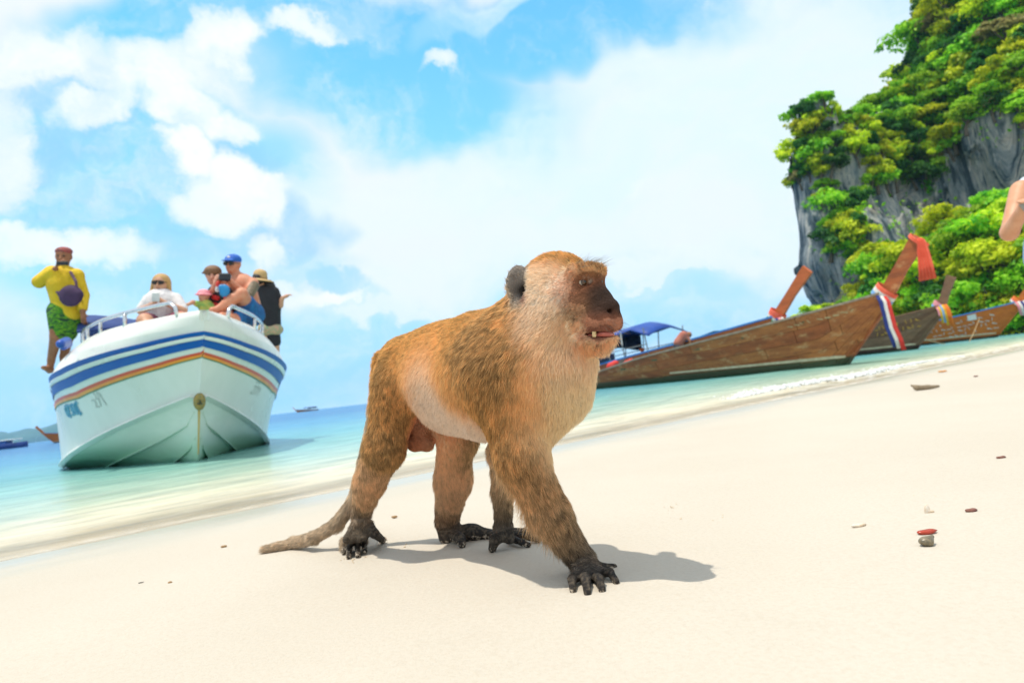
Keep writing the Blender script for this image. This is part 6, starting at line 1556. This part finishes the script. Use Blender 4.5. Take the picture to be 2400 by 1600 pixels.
# ---- fur: one strand set that follows the coat table
def grow(name, n, v, f, lenk=1.0, width=.00042, seed=1, filt=None, mat=None, lift=0.42, clump=0.5):
    r = np.random.default_rng(seed)
    tri = np.concatenate([f[:, [0, 1, 2]], f[:, [0, 2, 3]]])
    a, b, c = v[tri[:, 0]], v[tri[:, 1]], v[tri[:, 2]]
    na, nb_, nc = mn[tri[:, 0]], mn[tri[:, 1]], mn[tri[:, 2]]
    cen = (a + b + c) / 3
    de = (mden[tri[:, 0]] + mden[tri[:, 1]] + mden[tri[:, 2]]) / 3
    de = np.clip(de, 0, 1) ** 1.3
    de[de < .02] = 0
    area = np.linalg.norm(np.cross(b - a, c - a), axis=1) * de
    # less on the side that never faces the viewer, much less hair is needed there
    fac = ((CPOS - cen) * (na + nb_ + nc)).sum(1)
    area = area * np.where(fac > -0.35, 1.0, 0.35)
    if filt is not None: area = area * filt(cen)
    t = r.choice(len(tri), n, p=area / area.sum())
    u1, u2 = r.random(n), r.random(n); m = u1 + u2 > 1; u1[m], u2[m] = 1 - u1[m], 1 - u2[m]
    w0 = 1 - u1 - u2
    root = a[t] * w0[:, None] + b[t] * u1[:, None] + c[t] * u2[:, None]
    N = na[t] * w0[:, None] + nb_[t] * u1[:, None] + nc[t] * u2[:, None]
    N /= np.linalg.norm(N, axis=1, keepdims=True)
    C, L, Fl, De = coat(root)
    Fl = Fl - (Fl * N).sum(1, keepdims=True) * N
    Fl /= np.maximum(np.linalg.norm(Fl, axis=1, keepdims=True), 1e-6)
    B = np.cross(N, Fl)
    sw = (fbm(root, 55, 3) - .5) * 2.0 + (fbm(root + 3, 190, 2) - .5) * 2.6      # locks of fur
    lf = lift * (0.75 + 0.9 * (fbm(root + 9, 120, 2) - .2))
    D = Fl + B * (sw[:, None] * .75 + r.normal(0, .33, (n, 1))) + N * (lf[:, None] + r.normal(0, .10, (n, 1)))
    D /= np.linalg.norm(D, axis=1, keepdims=True)
    ln = L * .001 * lenk * (0.55 + 0.75 * r.random(n)) * (0.8 + .4 * fbm(root, 60, 2))
    # locks: strands lean together at the tips
    cell = np.floor(root / .0052 + .35 * np.stack([fbm(root + s, 80, 2) for s in (0, 5, 11)], 1)).astype(int)
    key = (cell[:, 0] * 73856093 ^ cell[:, 1] * 19349663 ^ cell[:, 2] * 83492791) % 1000003
    _, inv = np.unique(key, return_inverse=True)
    cnt = np.bincount(inv); ctr = np.stack([np.bincount(inv, root[:, q]) / cnt for q in range(3)], 1)[inv]
    ctr = ctr - ((ctr - root) * N).sum(1, keepdims=True) * N
    far = np.linalg.norm(ctr - root, axis=1) > .009; ctr[far] = root[far]
    K = 5
    pts = np.zeros((n, K, 3), np.float32)
    for k in range(K):
        q = k / (K - 1)
        bend = Fl * (q * q * .35) + DOWN * (q * q * .12)
        p = root - N * .0008 + (D * q + bend * q) * ln[:, None]
        p = p + (ctr - root) * (clump * q ** 1.2) * np.minimum(1, (L / 12.0))[:, None]
        pts[:, k] = p
    # agouti: darker base and tip, warm band; tone varies hair by hair and lock by lock
    lock = r.normal(0, 1, cnt.size)[inv]
    ag0 = np.clip((.62 - C[:, 1]) / .25, 0, 1)
    br = np.exp((.10 + .12 * ag0) * lock + r.normal(0, .24, n) * (.6 + .4 * ag0) + (fbm(root, 28, 3) - .5) * .5 * ag0)
    dk = r.random(cnt.size)[inv]
    br = br * np.where(dk < .22, 1 - .30 * ag0, np.where(dk > .78, 1 + .30 * ag0, 1))
    ag = np.clip((.42 - C[:, 0]) / .2, 0, 1)
    cols = np.zeros((n, K, 3))
    for k in range(K):
        q = k / (K - 1)
        band = 1 + ag * (.62 * math.exp(-((q - .66) / .2) ** 2) - .42 * (1 - q) - .30 * (q > .9)) + (1 - ag) * (.12 * q - .06)
        cols[:, k] = C * (br * band)[:, None]
    cv = bpy.data.hair_curves.new(name)
    cv.add_curves([K] * n)
    cv.points.foreach_set('position', (pts - org).astype(np.float32).ravel())
    rad = np.tile(np.array([1, .95, .8, .5, .12]) * width, n) * np.repeat(0.7 + .6 * r.random(n), K)
    cv.points.foreach_set('radius', rad.astype(np.float32))
    at = cv.attributes.new('tone', 'FLOAT_COLOR', 'POINT')
    cc = np.ones((n * K, 4), np.float32); cc[:, :3] = np.maximum(soft_cap(cols.reshape(-1, 3)), .004)
    at.data.foreach_set('color', cc.ravel())
    o = bpy.data.objects.new(name, cv); COL.objects.link(o); o.parent = macaque
    cv.materials.append(mat)
    return o
def fur_mat():
    m, nt, b, out = new_mat('macaque_fur')
    a = nt.new('ShaderNodeAttribute', attribute_name='tone').outputs['Color']
    nt.set(b.inputs['Base Color'], a); b.inputs['Roughness'].default_value = .55
    b.inputs['Specular IOR Level'].default_value = .25
    tr = nt.new('ShaderNodeBsdfTranslucent'); nt.set(tr.inputs[0], a)
    mx = nt.new('ShaderNodeMixShader'); mx.inputs[0].default_value = .52
    nt.l.new(b.outputs[0], mx.inputs[1]); nt.l.new(tr.outputs[0], mx.inputs[2]); nt.l.new(mx.outputs[0], out.inputs[0])
    return m
FUR = fur_mat()
grow('fur', FUR_N, mv, mf, .84, .00035, 5, None, FUR)

# ---- eyes, teeth, tongue, whiskers
def eye_mat():
    m, nt, b, out = new_mat('macaque_eye')
    tc = nt.new('ShaderNodeTexCoord').outputs['Object']
    sep = nt.new('ShaderNodeSeparateXYZ'); nt.l.new(tc, sep.inputs[0])
    r = nt.math('SQRT', nt.math('ADD', nt.math('POWER', sep.outputs[1], 2), nt.math('POWER', sep.outputs[2], 2)))
    fr = nt.math('ADD', nt.math('DIVIDE', r, .0078), nt.math('MULTIPLY', nt.math('LESS_THAN', sep.outputs[0], 0), 5))
    c = nt.ramp(fr, [(0, (.004, .003, .003)), (.24, (.006, .004, .003)), (.32, (.10, .045, .012)), (.64, (.05, .022, .01)), (.72, (.03, .02, .015)), (.80, (.55, .47, .38)), (1, (.5, .4, .3))])
    nt.set(b.inputs['Base Color'], c); b.inputs['Roughness'].default_value = .06
    b.inputs['Coat Weight'].default_value = .35; b.inputs['Coat Roughness'].default_value = .03
    return m
EM = eye_mat()
for sgn in (-1, 1):
    bm = bmesh.new(); bmesh.ops.create_uvsphere(bm, u_segments=24, v_segments=16, radius=.0078)
    me = bpy.data.meshes.new('eye'); bm.to_mesh(me); bm.free()
    for p_ in me.polygons: p_.use_smooth = True
    e = link('eye', me, macaque, Vector(hp(103.5, sgn * 26, 10.5) - org), EM)
    gaze = unit(HF * .9 + HL * (-.10) + HU * .12)
    ax = Vector(gaze); e.rotation_euler = ax.to_track_quat('X', 'Z').to_euler()
ivory = paint('tooth_ivory', (.66, .50, .27), (.5, .34, .15), 300, .3)
for f, l, u, w in [(148, -35, -102, 5.5)]:
    MB().box((0, 0, 0), (w * 1.5 * HS, w * HS, 12 * HS), HAX.T, .0006).build('tooth', ivory, macaque, Vector(hp(f, l, u) - org))
tg = body_obj('tongue', [hegg((132, 0, -105), (34, 28, 5), .003), hegg((156, -8, -100), (11, 18, 4.5), .006)], .0012, paint('wet_pink', (.46, .12, .09), (.30, .07, .06), 160, .35, .5, 300, dist=.001), macaque)
tg.data.name = 'tongue'
def whiskers():
    r = np.random.default_rng(11); n = 260
    pts = np.zeros((n, 5, 3), np.float32)
    for i in range(n):
        reg = r.random()
        if reg < .40: p = hp(r.uniform(96, 106), r.uniform(-46, 46), r.uniform(38, 55)); d = unit(HF * .8 + HU * r.uniform(.2, .9) + HL * r.normal(0, .35)); L = r.uniform(.012, .03)
        elif reg < .75: p = hp(r.uniform(140, 178), r.uniform(-30, 30), r.uniform(-95, -70)); d = unit(HF * .9 + HL * r.normal(0, .6) + DOWN * r.uniform(-.1, .6)); L = r.uniform(.006, .022)
        else: p = hp(r.uniform(130, 150), r.uniform(-26, 26), r.uniform(-150, -120)); d = unit(HF * .8 + HL * r.normal(0, .4) + DOWN * r.uniform(.1, .8)); L = r.uniform(.006, .016)
        for k in range(5): pts[i, k] = p + d * L * k / 4 + DOWN * .004 * (k / 4) ** 2 * L / .03
    cv = bpy.data.hair_curves.new('whiskers'); cv.add_curves([5] * n)
    cv.points.foreach_set('position', (pts - org).astype(np.float32).ravel())
    cv.points.foreach_set('radius', np.tile(np.array([1, .9, .8, .6, .2]) * .00014, n).astype(np.float32))
    o = bpy.data.objects.new('whiskers', cv); COL.objects.link(o); o.parent = macaque
    cv.materials.append(paint('whisker', (.10, .07, .05), (.3, .25, .2), 100, .5))
whiskers()
# ------------------------------------------------------------------ small things on the sand
def bit(name, label, cat, px_, py_, prims_fn, h, mat, grp=None):
    o = G(px_, py_); o[2] = float(sand_z(o[0], o[1]))
    v, f = sdf_mesh(prims_fn(o), h); v = relax(v, f, 1)
    return tag(link(name, mesh_np(name, v - o, f), None, o, mat), label, cat, grp)
X_, Y_, Z_ = np.eye(3)
def leafish(l, w, t, rz, bend=.3):
    c, s = math.cos(rz), math.sin(rz); a = np.array([c, s, 0]); b = np.array([-s, c, 0])
    return lambda o: [egg(o + a * l * u + Z_ * (t + abs(u) * bend * l * .4), np.array([a, b, Z_]), (l * .36, w * (1 - .55 * abs(u - .12)), t), .004) for u in (-.6, -.3, 0, .3, .6)] + [cone(o + a * l * .8 + Z_ * t, o + a * l * 1.15 + Z_ * t * 1.5, t * .6, t * .35, .003)]
red_leaf = paint('red_leaf', (.42, .045, .015), (.30, .03, .012), 90, .25, .3, 300, dist=.001)
brown_leaf = paint('brown_leaf', (.22, .09, .06), (.14, .05, .04), 120, .6)
shell = paint('pale_shell', (.72, .66, .58), (.6, .45, .3), 120, .4); drift = paint('driftwood', (.30, .23, .15), (.18, .14, .09), 60, .9, .5, 200, dist=.002, stretch=(1, 3, 3))
bit('leaf', 'shiny red fallen leaf on the sand', 'leaf', 2172, 1250, leafish(.016, .008, .0022, .1), .0012, red_leaf)
bit('shell', 'dark grey shell on the sand below the red leaf', 'shell', 2170, 1277, lambda o: [egg(o + Z_ * .006, np.array([unit(X_ + .3 * Y_), unit(Y_ - .3 * X_), Z_]), (.010, .008, .006), .004), cone(o + X_ * .004 + Z_ * .005, o + X_ * .013 + Y_ * .004 + Z_ * .010, .008, .003, .004), egg(o + X_ * .006 + Z_ * .016, np.eye(3), (.010, .007, .004), .002, True)], .0012, paint('dark_shell', (.10, .09, .065), (.25, .20, .12), 160, .35))
bit('shell', 'white shell fragment on the sand above the red leaf', 'shell', 2174, 1203, lambda o: [egg(o + Z_ * .006, np.eye(3), (.005, .003, .010), .003), egg(o + X_ * .006 + Z_ * .003, np.eye(3), (.006, .004, .003), .003)], .001, shell)
bit('shell', 'flat cream shell fragment on the sand', 'shell', 2012, 1234, leafish(.013, .005, .0018, .15, .5), .0009, shell)
bit('leaf', 'small curled brown leaf near the right edge of the sand', 'leaf', 2276, 1200, leafish(.010, .005, .002, .05, .8), .0009, brown_leaf)
bit('leaf', 'tiny dark brown leaf higher up on the sand at the right', 'leaf', 2346, 1075, leafish(.012, .004, .002, .1, .8), .001, brown_leaf)
bit('driftwood', 'piece of grey brown driftwood on the dry sand', 'driftwood', 2170, 913, lambda o: [cone(o - X_ * .055 + Z_ * .018, o + X_ * .02 + Z_ * .012, .016, .014, .01), cone(o + X_ * .01 + Z_ * .012, o + X_ * .085 + Y_ * .01 + Z_ * .012, .014, .007, .01), cone(o - X_ * .05 + Z_ * .02, o - X_ * .07 + Y_ * .02 + Z_ * .034, .012, .006, .01)], .003, drift)
bit('leaf', 'orange leaf on the wet sand near the foam', 'leaf', 2209, 872, leafish(.045, .028, .006, .2), .004, paint('orange_leaf', (.65, .26, .02), (.5, .18, .02), 30, .5))
bit('leaf', 'tiny brown scrap on the far dry sand', 'leaf', 2287, 883, leafish(.02, .009, .004, .3), .002, brown_leaf)
bit('twig', 'short black twig on the sand at the left', 'twig', 330, 1366, lambda o: [cone(o - X_ * .004 + Z_ * .001, o + X_ * .005 + Y_ * .002 + Z_ * .0015, .0011, .0008, .001)], .0006, paint('black_twig', (.03, .03, .025), None, 30, .8))
bit('leaf', 'small tan scrap beside the black twig', 'leaf', 398, 1366, leafish(.003, .0018, .0010, .4), .0006, paint('tan_scrap', (.36, .22, .10), None, 60, .8))
bit('leaf', 'thin orange brown scrap on the sand beyond the tail', 'leaf', 524, 1281, leafish(.007, .0018, .0010, .35), .0006, paint('tan_scrap'))
bit('leaf', 'brown scrap on the sand behind the hind foot', 'leaf', 924, 1213, leafish(.008, .003, .0018, .1, .9), .0008, paint('tan_scrap'))
def clump_group(name, pts, rmin, rmax, seed, n):
    r = np.random.default_rng(seed); pr = []
    for _ in range(n):
        x, y = pts[r.integers(0, len(pts))]; o = G(x + r.normal(0, 13), y + r.normal(0, 4)); o[2] = float(sand_z(o[0], o[1])); q = r.uniform(rmin, rmax)
        pr.append(egg(o + Z_ * q * .4, np.eye(3), (q * r.uniform(.8, 1.5), q, q * .8), .002))
    v, f = sdf_mesh(pr, .0011); o = link(name, mesh_np(name, v, f), None, None, paint('sand_crumb', (.52, .40, .26), (.62, .52, .38), 300, .9)); return tag(o, kind='stuff')
clump_group('sand_crumbs', [(1540, 1192), (1565, 1188), (1582, 1186), (1600, 1213), (1690, 1212), (1712, 1206), (1425, 1300), (1455, 1294), (1475, 1290), (1490, 1288), (1060, 1262), (2150, 1160), (2200, 1162), (2110, 1150), (900, 1290), (960, 1278), (700, 1290), (640, 1300)], .0006, .0020, 5, 70)
# grains pushed up round the fingers and toes
clump_group('sand_crumbs', [(806, 1304), (818, 1315), (838, 1311), (856, 1303), (1345, 1398), (1378, 1404), (1412, 1397), (1446, 1378), (1385, 1402)], .0006, .0018, 6, 60)
# ------------------------------------------------------------------ sea air
bpy.context.view_layer.update()
hzm = bpy.data.materials.new('sea_haze'); hzm.use_nodes = True; hn = NT(hzm.node_tree); hn.n.clear()
ho = hn.new('ShaderNodeOutputMaterial'); hv = hn.new('ShaderNodeVolumePrincipled'); hn.l.new(hv.outputs[0], ho.inputs['Volume'])
hv.inputs['Color'].default_value = (.42, .76, 1.0, 1); hv.inputs['Density'].default_value = .00016; hv.inputs['Anisotropy'].default_value = .2
HZ_TOP = max(max((o.matrix_world @ Vector(c)).z for c in o.bound_box) for o in SC.objects if o.type == 'MESH') + 3
print('HAZE TOP', HZ_TOP)
hzb = MB().box((0, 0, 0), (12600, 12600, HZ_TOP + 8)).build('haze', hzm, None, (0, 0, (HZ_TOP + 8) / 2 - 8)); tag(hzb, kind='stuff')
SC.cycles.volume_step_rate = 4; SC.cycles.volume_bounces = 1
